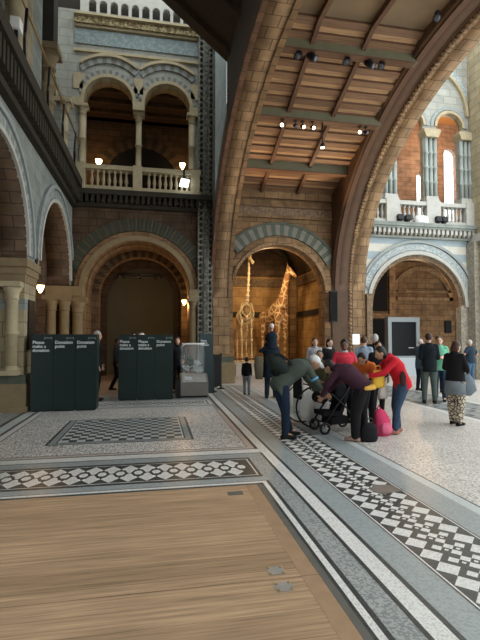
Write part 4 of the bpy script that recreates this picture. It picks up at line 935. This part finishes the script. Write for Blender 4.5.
def person(label, loc, heading, h, skin='l', hair=('black', 'short'), pose=None, top=('navy', (.02, .03, .05)), hem=.12, legs=('jeans', (.03, .05, .09)), shoe=(.02, .02, .02), group=None, curl=.6, vox=.0135, sleeves='long', face=False, wide=1., child=False, extra=None, flare=1., scarf=None, skirt=None):
    s = h / 1.7; hs = 1.18 if child else 1.
    J = dict(pelvis=(0, 0, .93), chest=(0, .01, 1.24), neck=(0, -.01, 1.44), head=(0, .035, 1.585), look=(0, 1, -.05), shL=(-.155, -.01, 1.385), shR=(.155, -.01, 1.385), elL=(-.20, -.03, 1.11), elR=(.20, -.03, 1.11), haL=(-.205, .07, .88), haR=(.205, .07, .88),
             hipL=(-.09, 0, .88), hipR=(.09, 0, .88), knL=(-.1, .025, .48), knR=(.1, .025, .48), anL=(-.105, -.02, .085), anR=(.105, -.02, .085))
    J.update(pose or {}); J = {k: V(v) * (s if k != 'look' else 1) for k, v in J.items()}
    root = empty('person', loc, -math.radians(heading), label, 'person', group)
    pv, chs, nk_, hd_ = J['pelvis'], J['chest'], J['neck'], J['head']
    hu = (J['hipR'] - J['hipL']).normalized(); su = (J['shR'] - J['shL']).normalized()
    sd = (nk_ - pv).normalized(); fwdp = hu.cross(V((0, 0, 1))).normalized() * -1
    if fwdp.y < 0: fwdp = -fwdp
    def dep(u, ax): v = u.cross(ax).normalized(); return v
    look = J['look'].normalized(); hr_ = look.cross(V((0, 0, 1))).normalized(); hup = hr_.cross(look).normalized()
    TH = Matrix((hr_, look, hup)).transposed()
    def torso(mb, g, lo=0.):
        ss = lambda c, u, ru, rv: (c, u, (ru * wide + g) * s, dep(u, sd), (rv * wide + g) * s)
        L = []
        hd2 = (sd * .45 + V((0, 0, .55))).normalized()
        if lo: L.append(ss(pv - hd2 * lo * s, hu, .155 * flare, .118 * flare))
        L += [ss(pv - hd2 * .03 * s, hu, .155, .118), ss(pv + sd * .05 * s, hu, .15, .11), ss(pv.lerp(chs, .55), hu.lerp(su, .5), .14, .105), ss(chs, su, .165, .118), ss(chs.lerp(nk_, .5), su, .17, .105), ss(nk_ - sd * .045 * s, su, .125, .075), ss(nk_ + sd * .0 * s, su, .062, .06)]
        mb.loft(L, 18)
    # body
    b = MB(); torso(b, -.01)
    b.cap(nk_ - sd * .03 * s, hd_ - hup * .06 * s, .052 * s, .05 * s)
    b.ball(hd_, .074 * s * hs, .093 * s * hs, .112 * s * hs, T=TH, n=18, m=12)
    b.ball(hd_ + (look * .035 - hup * .055) * s * hs, .052 * s, .055 * s, .055 * s, T=TH)
    nz = hd_ + (look * .09 - hup * .012) * s * hs; b.cap(nz + hup * .03 * s, nz + look * .016 * s - hup * .012 * s, .010 * s, .016 * s, 6)
    b.ball(hd_ + (look * .083 - hup * .058) * s * hs, .022 * s, .012 * s, .010 * s, T=TH)
    for sg in (-1, 1): b.ball(hd_ + (hr_ * .076 * sg - hup * .005) * s * hs, .012 * s, .024 * s, .034 * s, T=TH)
    for sd_ in 'LR':
        sh, el, ha = J['sh' + sd_], J['el' + sd_], J['ha' + sd_]
        b.cap(sh, el, .052 * s, .04 * s); b.cap(el, ha, .041 * s, .028 * s); hand(b, ha, ha - el, V((-1 if sd_ == 'R' else 1, .25, 0)), s * (1.05), curl)
        hp, kn, an = J['hip' + sd_], J['kn' + sd_], J['an' + sd_]
        b.cap(hp, kn, .088 * s, .056 * s); b.cap(kn, an, .056 * s, .038 * s); b.cap(an, an + V((0, .13, -.05)) * s, .04 * s, .03 * s)
    body = b.build('body', SK[skin], root); remesh(body, max(.009, .0105 * s), 2)
    if face:
        for sg in (-1, 1):
            b = MB(); b.ball(hd_ + (look * .083 + hr_ * .031 * sg + hup * .012) * s * hs, .012 * s, .009 * s, .008 * s, T=TH, n=8, m=6); b.build('eye', HAIR['black'], root)
        b = MB(); b.ball(hd_ + (look * .094 - hup * .060) * s * hs, .021 * s, .005 * s, .005 * s, T=TH, n=8, m=6); b.build('mouth', cloth('lips', (.30, .10, .08)), root)
    # clothes
    b = MB(); torso(b, .022, hem); tc = cloth(*top)
    for sd_ in 'LR':
        sh, el, ha = J['sh' + sd_], J['el' + sd_], J['ha' + sd_]
        b.cap(sh - su * (.03 if sd_ == 'R' else -.03) * s, sh, .070 * s, .068 * s)
        if sleeves == 'long': b.cap(sh, el, .067 * s, .055 * s); b.cap(el, el.lerp(ha, .94), .055 * s, .042 * s)
        else: b.cap(sh, sh.lerp(el, .6), .072 * s, .068 * s)
    o = b.build('jacket' if sleeves == 'long' else 'shirt', tc, root); remesh(o, vox, 3)
    b = MB(); b.tube([nk_ - sd * .04 * s, nk_ + sd * .035 * s], [.092 * s, .078 * s], 14); b.build('collar', cloth(*(scarf or top)), root)
    b = MB(); lm = cloth(*legs)
    b.loft([(pv + sd * .06 * s, hu, .155 * s, dep(hu, sd), .115 * s), (pv - sd * .05 * s, hu, .175 * s, dep(hu, sd), .135 * s), (pv + V((0, 0, -.13)) * s, hu, .15 * s, dep(hu, sd), .12 * s)], 16)
    for sd_ in 'LR':
        hp, kn, an = J['hip' + sd_], J['kn' + sd_], J['an' + sd_]
        b.cap(hp, kn, .102 * s * wide, .074 * s * flare); b.cap(kn, kn.lerp(an, .96), .073 * s * flare, .060 * s * flare)
    o = b.build('trousers', lm, root); remesh(o, vox, 3)
    for sd_ in 'LR':
        an = J['an' + sd_]; b = MB(); z0 = an.z - .085 * s
        b.loft([(V((an.x, an.y - .075 * s, z0 + .035 * s)), (1, 0, 0), .028 * s, (0, 0, 1), .033 * s), (V((an.x, an.y - .03 * s, z0 + .05 * s)), (1, 0, 0), .042 * s, (0, 0, 1), .05 * s), (V((an.x, an.y + .04 * s, z0 + .05 * s)), (1, 0, 0), .044 * s, (0, 0, 1), .05 * s), (V((an.x, an.y + .11 * s, z0 + .035 * s)), (1, 0, 0), .048 * s, (0, 0, 1), .034 * s), (V((an.x, an.y + .18 * s, z0 + .026 * s)), (1, 0, 0), .03 * s, (0, 0, 1), .024 * s)], 12)
        b.build('shoe', cloth('shoe%02d' % int(shoe[0] * 100), shoe), root)
    if skirt:
        b = MB(); b.loft([(pv + V((0, 0, .08)) * s, hu, .165 * s, (0, 1, 0), .13 * s), (pv - V((0, 0, .08)) * s, hu, .2 * s, (0, 1, 0), .16 * s), (pv - V((0, 0, .3)) * s, hu, .21 * s, (0, 1, 0), .17 * s)], 16); o = b.build('tied_jacket', cloth(*skirt), root)
    hc, st = hair; b = MB()
    if st == 'cap':
        b.ball(hd_ + (hup * .05 - look * .018) * s * hs, .082 * s * hs, .098 * s * hs, .074 * s * hs, T=TH, n=16, m=10); b.cap(hd_ + (look * .09 + hup * .03) * s * hs, hd_ + (look * .14 + hup * .02) * s * hs, .045 * s, .03 * s)
        b.build('cap', cloth('white_cap', (.72, .72, .70)), root)
    else:
        b.ball(hd_ + (hup * .028 - look * .022) * s * hs, .085 * s * hs, .095 * s * hs, .103 * s * hs, T=TH, n=18, m=12)
        if st in ('bob', 'long'): b.ball(hd_ + (-hup * .05 - look * .045) * s * hs, .09 * s * hs, .07 * s * hs, .10 * s * hs, T=TH, n=14, m=10)
        if st == 'long': b.ball(hd_ + (-hup * .14 - look * .06) * s * hs, .08 * s, .05 * s, .12 * s, T=TH)
        if st == 'bun': b.ball(hd_ + (hup * .05 - look * .11) * s * hs, .04 * s)
        o = b.build('hair', HAIR[hc], root); remesh(o, .012, 2)
    if extra: extra(root, J, s)
    return root
NAVY = ('navy', (.012, .020, .034)); BLK = ('black', (.010, .010, .011)); JEAN = ('jeans', (.035, .065, .11)); DK = ('dark_blue', (.014, .022, .036))
person('small child in dark jacket standing before the giraffes', (2.58, 12.5, 0), 15, 1.06, 'l', ('black', 'short'), None, BLK, .08, ('grey_jeans', (.20, .23, .26)), (.02, .02, .02), child=True)
person('adult in long navy coat carrying a child on the shoulders', (3.1, 11.75, 0), 5, 1.66, 'l', ('black', 'short'), dict(elL=(-.29, .0, 1.30), elR=(.22, .10, 1.24), haL=(-.17, .22, 1.36), haR=(.17, .24, 1.36), look=(-.3, 1, 0), anL=(-.13, -.06, .085), anR=(.13, .1, .085), knR=(.11, .08, .48)), NAVY, .36, DK, (.03, .03, .03), wide=1.3, flare=1.1)
person('child in navy coat and pale hat riding on the adult shoulders', (3.12, 11.75, 0), 5, 1.15, 'l', ('grey', 'cap'),
       dict(pelvis=(0, -.06, 2.17), chest=(0, -.02, 2.45), neck=(0, 0, 2.63), head=(0, .03, 2.84), shL=(-.14, 0, 2.55), shR=(.14, 0, 2.55), elL=(-.2, .12, 2.33), elR=(.2, .12, 2.33), haL=(-.08, .28, 2.33), haR=(.08, .28, 2.33), hipL=(-.12, .02, 2.15), hipR=(.12, .02, 2.15), knL=(-.2, .30, 2.09), knR=(.2, .30, 2.09), anL=(-.2, .30, 1.77), anR=(.2, .30, 1.77)), NAVY, .22, DK, (.5, .48, .44), child=True, wide=1.2, flare=1.2)
cb = MB(); cb.loft([((0, 0, .62), (1, 0, 0), .11, (0, 1, 0), .06), ((0, 0, .35), (1, 0, 0), .13, (0, 1, 0), .08), ((.01, 0, 0), (1, 0, 0), .1, (0, 1, 0), .06)], 14); kc = cb.build('khaki_coat', cloth('khaki', (.13, .11, .075))); kc.location = (2.74, 11.68, .52)
tag(kc, 'khaki coat hanging at the left side of the adult in navy', 'coat')

# green jacket man bending to the right
person('man in grey green jacket and white cap bending over the pushchair', (2.17, 7.1, 0), 88, 1.74, 'm', ('grey', 'cap'),
       dict(pelvis=(0, -.16, .86), chest=(0, .12, 1.10), neck=(0, .32, 1.19), head=(.02, .44, 1.19), look=(.25, .8, -.55), shL=(-.16, .25, 1.14), shR=(.16, .27, 1.12), elL=(-.2, .40, .90), elR=(.2, .40, .90), haL=(-.1, .58, .73), haR=(.12, .60, .70), hipL=(-.09, -.14, .83), hipR=(.09, -.14, .83), knL=(-.11, -.05, .47), knR=(.11, -.09, .46), anL=(-.13, .06, .085), anR=(.12, -.10, .085)), ('grey_green', (.065, .08, .065)), .13, ('dark_jeans', (.012, .022, .040)), (.012, .012, .012), face=True, wide=1.2,
       extra=lambda r_, J, s: (lambda b: (b.tube([J['shR'].lerp(J['elR'], .72), J['shR'].lerp(J['elR'], .84)], .064 * s, 12), b.build('arm_band', cloth('blue_band', (.12, .38, .62)), r_)))(MB()))
bk = empty('backpack', (2.04, 7.1, 1.17), 0, 'dark green backpack on the back of the bending man in white cap', 'backpack')
T = Matrix.Rotation(-math.radians(48), 4, 'Y')
b = MB()
for z_, rx_, ry_ in ((-.24, .10, .13), (-.2, .13, .16), (0, .14, .17), (.16, .125, .16), (.24, .08, .11)): pass
b.loft([(T @ V((-.02, 0, z_)), T @ V((1, 0, 0)), rx_, V((0, 1, 0)), ry_) for z_, rx_, ry_ in ((-.25, .08, .12), (-.2, .12, .16), (0, .13, .17), (.18, .115, .155), (.27, .05, .1))], 16)
b.build('bag_body', cloth('pack_green', (.022, .030, .026)), bk)
b = MB(); b.loft([(T @ V((-.15, 0, z_)), T @ V((1, 0, 0)), .05, V((0, 1, 0)), ry_) for z_, ry_ in ((-.2, .08), (-.1, .11), (.02, .11), (.06, .08))], 12); b.build('pocket', cloth('black', (.01, .01, .011)), bk)
b = MB()
for y_ in (-.11, .11):
    b = MB(); b.tube([T @ V((.09, y_, -.2)), T @ V((.135, y_ * 1.1, 0)), T @ V((.12, y_, .17)), T @ V((.05, y_, .22))], .018, 6); b.build('strap', M['black_soft'], bk)
# purple jacket person
person('person in plum jacket with yellow hem bending low over the pushchair', (3.22, 6.74, 0), -50, 1.64, 'm', ('black', 'bob'),
       dict(pelvis=(0, -.10, .88), chest=(0, .16, 1.10), neck=(0, .36, 1.19), head=(0, .49, 1.19), look=(-.05, .75, -.65), shL=(-.16, .29, 1.13), shR=(.16, .29, 1.15), elL=(-.22, .44, .92), elR=(.24, .42, .92), haL=(-.12, .58, .70), haR=(.12, .58, .72), hipL=(-.09, -.08, .84), hipR=(.09, -.08, .84), knL=(-.14, .0, .46), knR=(.15, -.03, .46), anL=(-.17, 0, .085), anR=(.19, -.06, .085)), ('plum', (.050, .020, .032)), .05, BLK, (.30, .20, .16), wide=1.2, flare=1.25,
       extra=lambda r_, J, s: (lambda b: (b.loft([((J['pelvis'] + V((.02, -.01, .035)) * s), (1, 0, .05), .198 * s, (0, 1, 0), .160 * s), ((J['pelvis'] + V((.02, -.03, -.025)) * s), (1, 0, .05), .202 * s, (0, 1, 0), .168 * s)], 18), b.build('yellow_hem', cloth('yellow_shirt', (.62, .36, .07)), r_)))(MB()))
# red jacket man
person('person in red jacket and jeans leaning left with arms outstretched', (4.12, 7.08, 0), -82, 1.64, 'm', ('black', 'bob'),
       dict(pelvis=(0, -.09, .90), chest=(0, .03, 1.17), neck=(0, .17, 1.36), head=(0, .31, 1.42), look=(-.1, .9, -.45), shL=(-.17, .12, 1.29), shR=(.17, .12, 1.29), elL=(-.2, .32, 1.08), elR=(.2, .30, 1.06), haL=(-.12, .54, 1.02), haR=(.14, .52, 1.0), anL=(-.12, .1, .085), anR=(.12, -.05, .085), knL=(-.11, .06, .47), knR=(.11, .0, .47), hipL=(-.09, -.07, .86), hipR=(.09, -.07, .86)), ('red', (.52, .018, .030)), .12, JEAN, (.35, .16, .12), wide=1.12,
       extra=lambda r_, J, s: (lambda b: (b.ball((-.195 * s, -.02 * s, .98 * s), .03, .06, .13), b.build('dark_pocket_patch', cloth('maroon', (.05, .02, .02)), r_)))(MB()))
yb = empty('carrier_bag', (3.78, 7.12, .78), .3, 'yellow carrier bag held between the plum and red jackets', 'bag')
b = MB(); b.loft([((0, 0, 0), (1, 0, 0), .12, (0, 1, 0), .05), ((0, 0, .06), (1, 0, 0), .15, (0, 1, 0), .07), ((.01, 0, .22), (1, 0, 0), .13, (0, 1, 0), .05), ((0, 0, .3), (1, 0, 0), .10, (0, 1, 0), .02)], 14); b.build('bag_body', cloth('yellow_bag', (.75, .46, .06)), yb)
b = MB(); b.tube([(-.06, 0, .29), (-.05, 0, .36), (0, 0, .38), (.05, 0, .36), (.06, 0, .29)], .01, 6); b.build('handle', cloth('yellow_bag', (0, 0, 0)), yb)
wb = MB(); wb.loft([((0, 0, 0), (1, 0, 0), .08, (0, 1, 0), .04), ((0, 0, .12), (1, 0, 0), .09, (0, 1, 0), .05), ((0, 0, .3), (1, 0, 0), .05, (0, 1, 0), .02)], 12); wb = tag(wb.build('carrier_bag', cloth('white_bag', (.70, .68, .64))), 'small white carrier bag hanging beside the yellow bag', 'bag'); wb.location = (3.9, 7.18, .58)
# woman in red behind
person('person in bright pink red jacket facing the camera behind the pushchair', (3.62, 8.15, 0), 195, 1.60, 'd', ('black', 'short'), dict(elL=(-.26, .06, 1.12), elR=(.26, .06, 1.12), haL=(-.16, .26, 1.0), haR=(.16, .26, 1.0), look=(.15, 1, -.35)), ('pink_red', (.60, .045, .075)), .12, BLK, face=True, wide=1.08, scarf=('white_shirt', (.42, .40, .42)))
person('person in orange top with black hair bending between the plum and red jackets', (3.86, 7.72, 0), -140, 1.62, 'm', ('black', 'bob'), dict(pelvis=(0, -.12, .88), chest=(0, .08, 1.12), neck=(0, .22, 1.25), head=(0, .33, 1.31), look=(.1, .8, -.6), shL=(-.16, .17, 1.19), shR=(.16, .17, 1.19), elL=(-.22, .24, .95), elR=(.22, .24, .95), haL=(-.12, .36, .80), haR=(.12, .36, .80)), ('orange', (.66, .17, .04)), .1, BLK, face=True)
person('child in olive coat standing behind the man in the white cap', (3.25, 8.5, 0), 200, 1.38, 'm', ('black', 'short'), dict(elR=(.26, .1, 1.12), haR=(.05, .25, 1.0)), ('olive', (.07, .07, .035)), .14, BLK, face=True)
person('person in pale grey top in front of the giraffe archway', (4.22, 11.4, 0), 190, 1.62, 'l', ('black', 'long'), None, ('pale_grey', (.42, .42, .44)), .12, BLK, face=True)
person('person in black coat with white collar in front of the giraffe archway', (4.42, 10.9, 0), 160, 1.60, 'l', ('black', 'bob'), None, BLK, .25, BLK, face=True, scarf=('white_scarf', (.7, .7, .7)))
person('person in pale blue top standing by the right bridge pier', (5.0, 10.1, 0), 30, 1.66, 'l', ('brown', 'short'), None, ('pale_blue', (.25, .32, .40)), .12, DK)
person('person in black coat with grey hair near the dark screen', (5.72, 10.9, 0), 20, 1.72, 'l', ('grey', 'short'), None, BLK, .2, BLK)
person('person in dark coat bending beside the bridge pier behind the red jacket', (4.72, 8.9, 0), 180, 1.55, 'm', ('black', 'short'), None, BLK, .2, BLK, face=True)
# right hand group
person('man in black jacket and grey green trousers, back turned, right of centre', (6.72, 10.05, 0), 25, 1.74, 'l', ('auburn', 'short'), dict(haL=(-.05, .28, 1.1), haR=(.05, .28, 1.1), anL=(-.12, 0, .085), anR=(.12, 0, .085)), ('black_blue', (.010, .014, .018)), .16, ('grey_green_trousers', (.075, .095, .085)), wide=1.05)
person('woman in mint green top facing the man in black jacket', (7.22, 10.35, 0), 215, 1.66, 'l', ('brown', 'bun'), dict(haL=(-.1, .25, 1.15), haR=(.18, .22, 1.0)), ('mint', (.16, .46, .30)), .12, ('navy_jeans', (.025, .05, .085)), face=True)
person('person half hidden behind the woman in mint green top', (8.25, 11.9, 0), 190, 1.68, 'l', ('brown', 'short'), None, ('teal', (.06, .16, .13)), .14, DK, face=True)
person('person in blue grey coat left of the man in black jacket', (8.05, 12.5, 0), 80, 1.58, 'l', ('grey', 'short'), dict(elL=(-.2, .2, 1.2), haL=(-.1, .42, 1.2)), ('blue_grey', (.06, .09, .12)), .2, DK)
wm = voronoi_patch('patterned_trousers', (.55, .47, .34), (.07, .06, .05), 14, .10)
CL['pattern'] = wm
person('woman in black top and patterned trousers standing alone at right', (5.55, 7.5, 0), 68, 1.58, 'l', ('auburn', 'bob'), dict(elL=(-.24, .02, 1.14), elR=(.24, .02, 1.14), haL=(-.12, .26, 1.06), haR=(.12, .26, 1.06), head=(0, .06, 1.57), look=(0, .95, -.35), anL=(-.1, .06, .085), anR=(.09, -.04, .085)), BLK, .04, ('pattern', (0, 0, 0)), (.012, .012, .012), wide=1.12, flare=1.2, skirt=('denim_grey', (.17, .20, .22)))
hb_ = empty('shoulder_bag', (5.72, 7.42, .56), -.5, 'grey denim shoulder bag at the hip of the woman in black', 'bag')
b = MB(); b.loft([((0, 0, 0), (1, 0, 0), .08, (0, 1, 0), .06), ((.02, 0, .1), (1, 0, 0), .16, (0, 1, 0), .08), ((0, 0, .3), (1, 0, 0), .13, (0, 1, 0), .07), ((-.02, 0, .4), (1, 0, 0), .08, (0, 1, 0), .03)], 14); b.build('bag_body', cloth('bag_grey', (.16, .19, .22)), hb_)
b = MB(); b.tube([(-.07, 0, .38), (-.06, 0, .56), (.04, 0, .56), (.05, 0, .38)], .012, 6); b.build('strap', cloth('bag_grey', (0, 0, 0)), hb_)
person('man in navy T-shirt and jeans at the right frame edge', (10.35, 13.2, 0), -15, 1.55, 'm', ('grey', 'short'), dict(elL=(-.36, -.02, 1.15), haL=(-.2, .18, 1.0), elR=(.36, -.02, 1.15), haR=(.2, .18, 1.0), anL=(-.14, 0, .085), anR=(.14, 0, .085)), ('tee_navy', (.02, .035, .055)), .08, ('blue_jeans', (.06, .12, .20)), sleeves='short', wide=1.15)
# beyond the donation panels
person('white haired person in black behind right edge of the left donation block', (-1.50, 12.1, 0), 95, 1.80, 'l', ('grey', 'short'), dict(look=(.3, 1, -.1)), BLK, .15, BLK, scarf=('white_scarf', (0, 0, 0)), face=True)
person('person in black walking between the two donation blocks', (-1.16, 14.4, 0), 100, 1.62, 'm', ('black', 'short'), dict(anL=(-.1, .2, .085), anR=(.1, -.16, .1), knL=(-.1, .12, .48)), ('dark_grey', (.03, .03, .032)), .12, BLK)
person('person with pale hat just showing over the second donation block', (-.38, 13.3, 0), 180, 1.76, 'l', ('grey', 'cap'), None, BLK, .12, BLK, face=True)
person('dark haired person just showing over the second donation block', (-.62, 13.9, 0), 180, 1.78, 'm', ('black', 'short'), None, BLK, .12, BLK, face=True)
person('person half hidden between the second block and the donation box', (.66, 13.4, 0), 185, 1.64, 'l', ('brown', 'long'), dict(elL=(-.24, .06, 1.14), haL=(-.2, .25, 1.0)), ('charcoal', (.025, .027, .03)), .12, BLK, face=True)

# ------------------------------------------------------------------ pushchair, wheelchair, bags
def wheel(nm, parent, c, r, tyre, spokes, ax=1, mat_t='black', mat_s='lead', hub=.03, disc=None):
    b = MB(); P_ = [V(c) + V((r * math.cos(2 * PI * k / 28), 0, r * math.sin(2 * PI * k / 28))) for k in range(28)]
    b.tube(P_, tyre, 8, closed=True); o = b.build(nm, M[mat_t], parent)
    b = MB(); b.cap(V(c) - V((0, .03, 0)), V(c) + V((0, .03, 0)), hub, hub)
    for k in range(spokes): a_ = 2 * PI * k / spokes; b.tube([c, V(c) + V((r * math.cos(a_), 0, r * math.sin(a_)))], .006 if r > .2 else .012, 5)
    b.build('spokes', M[mat_s], o)
    if disc:
        b = MB(); b.lathe([(disc, -.012), (disc, .0), (.02, .012)], n=26, T=Matrix.Translation(V(c)) @ Matrix.Rotation(PI / 2, 4, 'X')); b.build('spoke_guard', M['guard'], o)
    return o
M['guard'] = plain('pale_spoke_guard', (.78, .78, .74), .4, .12, 6)
wc = empty('wheelchair', (2.86, 7.75, 0), .12, 'folding wheelchair with large pale disc wheel between the two bending people', 'wheelchair')
wheel('wheel', wc, (0, 0, .38), .365, .018, 18, disc=.30); wheel('wheel', wc, (0, .52, .38), .365, .014, 18, disc=.30)
b = MB()
for y_ in (0.06, .46): b.tube([(-.22, y_, .92), (-.2, y_, .5), (.3, y_, .5), (.4, y_, .2), (.5, y_, .15)], .013, 7); b.tube([(-.2, y_, .5), (-.2, y_, .22), (.3, y_, .22), (.3, y_, .5)], .012, 7); b.tube([(-.22, y_, .92), (-.34, y_, .94)], .018, 7)
b.build('frame', M['steel'], wc)
b = MB(); b.box(-.2, .3, .07, .45, .49, .52); b.box(-.22, -.19, .07, .45, .5, .9); b.build('seat', M['black_soft'], wc)
for y_ in (.07, .45): wheel('caster', wc, (.34, y_, .09), .08, .012, 5, mat_s='steel')
pc = empty('pushchair', (2.98, 7.26, 0), .2, 'black pushchair with small wheels in the middle of the group', 'pushchair')
for x_, y_ in ((-.16, -.05), (-.10, .38), (.50, -.05), (.50, .38)):
    wheel('wheel', pc, (x_, y_, .10), .085, .022, 5, mat_s='steel', hub=.025); 
b = MB()
for y_ in (-.02, .36): b.tube([(-.16, y_, .12), (.02, y_, .38), (.30, y_, .70), (.52, y_, 1.0)], .016, 8); b.tube([(.5, y_, .12), (.3, y_, .42), (.02, y_, .66), (-.14, y_, .70)], .014, 8)
b.tube([(.52, -.02, 1.0), (.52, .36, 1.0)], .018, 8); b.tube([(-.16, -.02, .2), (-.16, .36, .2)], .014, 8); b.tube([(-.14, -.02, .70), (-.14, .36, .70)], .02, 8); b.build('frame', M['black'], pc)
b = MB(); b.prism([(-.14, .30), (.22, .28), (.42, .78), (.36, .80), (.18, .36), (-.14, .38)], 1, .0, .34); b.build('seat', M['black_soft'], pc)
b = MB(); b.loft([(V((.2, y_, .70)), (1, 0, 0), rx_, (0, 0, 1), rz_) for y_, rx_, rz_ in ((-.02, .1, .1), (.03, .16, .17), (.3, .16, .17), (.36, .1, .1))], 14); b.build('hood', M['black_soft'], pc)
b = MB(); b.prism([(0, .14), (.4, .14), (.36, .27), (.02, .27)], 1, .02, .32); b.build('basket', M['black_soft'], pc)
b = MB(); b.loft([(V((-.12, y_, .60)), (1, 0, 0), rx_, (0, 0, 1), rz_) for y_, rx_, rz_ in ((0, .07, .06), (.08, .1, .1), (.28, .1, .1), (.34, .06, .05))], 12); b.build('foot_muff', M['black_soft'], pc)
pb = empty('backpack', (3.78, 6.98, 0), .2, 'pink backpack standing on the floor behind the plum jacket person', 'backpack')
b = MB(); b.loft([((0, 0, 0), (1, 0, 0), .13, (0, 1, 0), .09), ((0, 0, .05), (1, 0, 0), .16, (0, 1, 0), .11), ((-.01, 0, .25), (1, 0, 0), .155, (0, 1, 0), .1), ((-.05, 0, .4), (1, 0, 0), .10, (0, 1, 0), .06), ((-.06, 0, .44), (1, 0, 0), .04, (0, 1, 0), .03)], 16); b.build('bag_body', cloth('pink', (.60, .055, .14)), pb)
b = MB(); b.loft([((0, -.1, .04), (1, 0, 0), .1, (0, 1, 0), .03), ((0, -.1, .12), (1, 0, 0), .12, (0, 1, 0), .04), ((0, -.09, .22), (1, 0, 0), .09, (0, 1, 0), .03)], 12); b.build('pocket', cloth('pink_pale', (.66, .14, .24)), pb)
b = MB(); b.tube([(-.1, .02, .43), (-.06, .02, .5), (-.02, .02, .43)], .012, 6); b.build('handle', cloth('pink', (0, 0, 0)), pb)
kb = empty('holdall', (3.34, 6.60, 0), .1, 'black holdall on the floor at the feet of the plum jacket person', 'bag')
b = MB(); b.loft([((0, 0, 0), (1, 0, 0), .13, (0, 1, 0), .07), ((0, 0, .05), (1, 0, 0), .15, (0, 1, 0), .09), ((0, 0, .22), (1, 0, 0), .14, (0, 1, 0), .08), ((0, 0, .29), (1, 0, 0), .08, (0, 1, 0), .04)], 16); b.build('bag_body', M['black_soft'], kb)
b = MB(); b.tube([(-.08, 0, .26), (-.05, 0, .36), (.05, 0, .36), (.08, 0, .26)], .011, 6); b.build('handle', M['black'], kb)
# ------------------------------------------------------------------ light
wd = bpy.data.worlds.new('sky'); sc.world = wd; wd.use_nodes = True
bg = wd.node_tree.nodes['Background']; bg.inputs[0].default_value = (.93, .98, 1, 1); bg.inputs[1].default_value = 1.9
# unseen partial nave roof and wall behind the camera, added to darken the left
b = MB(); b.box(-7.5, 3.0, -3.2, 9.5, 15.6, 15.9); struct(b, 'ceiling_nave_shade', M['timber_dark'])
b = MB(); arch_wall(b, XZ(-3.0), -7.5, 4.5, 0, 15.6, .5, [(-3.9, 1.8, 3.2, 0), (1.2, 1.8, 3.2, 0), (-4.6, .8, 9.8, 6.6), (-2.4, .8, 9.8, 6.6), (.4, .8, 9.8, 6.6), (2.4, .8, 9.8, 6.6)], 0, 0); struct(b, 'wall_front_shade', M['brick'])
def light(name, kind, loc, energy, col, size=.1, aim=None, spot=None):
    l = bpy.data.lights.new(name, kind); l.energy = energy; l.color = col
    if kind == 'AREA': l.size = size
    else: l.shadow_soft_size = size
    if spot: l.spot_size = math.radians(spot); l.spot_blend = .6
    o = bpy.data.objects.new(name, l); COL.objects.link(o); o.location = loc
    if aim: o.rotation_euler = (V(aim) - V(loc)).to_track_quat('-Z', 'Y').to_euler()
    return o
light('giraffe_spot', 'SPOT', (3.4, 16.7, 4.6), 150, (1, .70, .36), .08, (4.4, 19.6, 2.8), 85)
light('giraffe_spot', 'SPOT', (5.6, 16.7, 4.6), 130, (1, .70, .36), .08, (5.0, 19.8, 2.8), 85)
light('right_recess_spot', 'POINT', (11.2, 17.4, 4.4), 80, (1, .62, .32), .1)
light('right_gallery_fill', 'POINT', (13.0, 17.8, 10.5), 110, (1, .88, .72), .2)  # added fill in place of daylight on the gallery brick, no lamp here
light('niche_fill', 'POINT', (4.5, 17.6, 5.0), 55, (1, .68, .36), .15)  # added general fill to brighten the niche walls, no fixture
light('left_recess_spot', 'POINT', (-.6, 19.0, 3.4), 9, (1, .66, .36), .1)
light('bridge_fill', 'SPOT', (6.3, 14.9, 5.6), 130, (1, .70, .42), .12, (4.2, 11.6, 8.6), 110)  # added spot without fixture, warms the timber ceiling
light('bridge_fill', 'SPOT', (2.95, 14.9, 5.4), 130, (1, .70, .42), .12, (4.8, 11.6, 8.6), 110)  # second added ceiling fill, hidden beside the left rib

# ------------------------------------------------------------------ camera
F = 445.; YAW = math.radians(10.8); PT = math.atan(17 / F)
cam = bpy.data.cameras.new('camera'); co = bpy.data.objects.new('camera', cam); COL.objects.link(co)
cam.sensor_fit = 'VERTICAL'; cam.sensor_height = 24; cam.lens = F / 640 * 24; cam.clip_end = 200
co.location = (0, 0, 1.65); co.rotation_euler = (PI / 2 + PT, 0, -YAW)
sc.camera = co
sc.view_settings.view_transform = 'Standard'; sc.view_settings.look = 'None'; sc.view_settings.gamma = 1; sc.view_settings.use_curve_mapping = False
sc.view_settings.exposure = 0.6
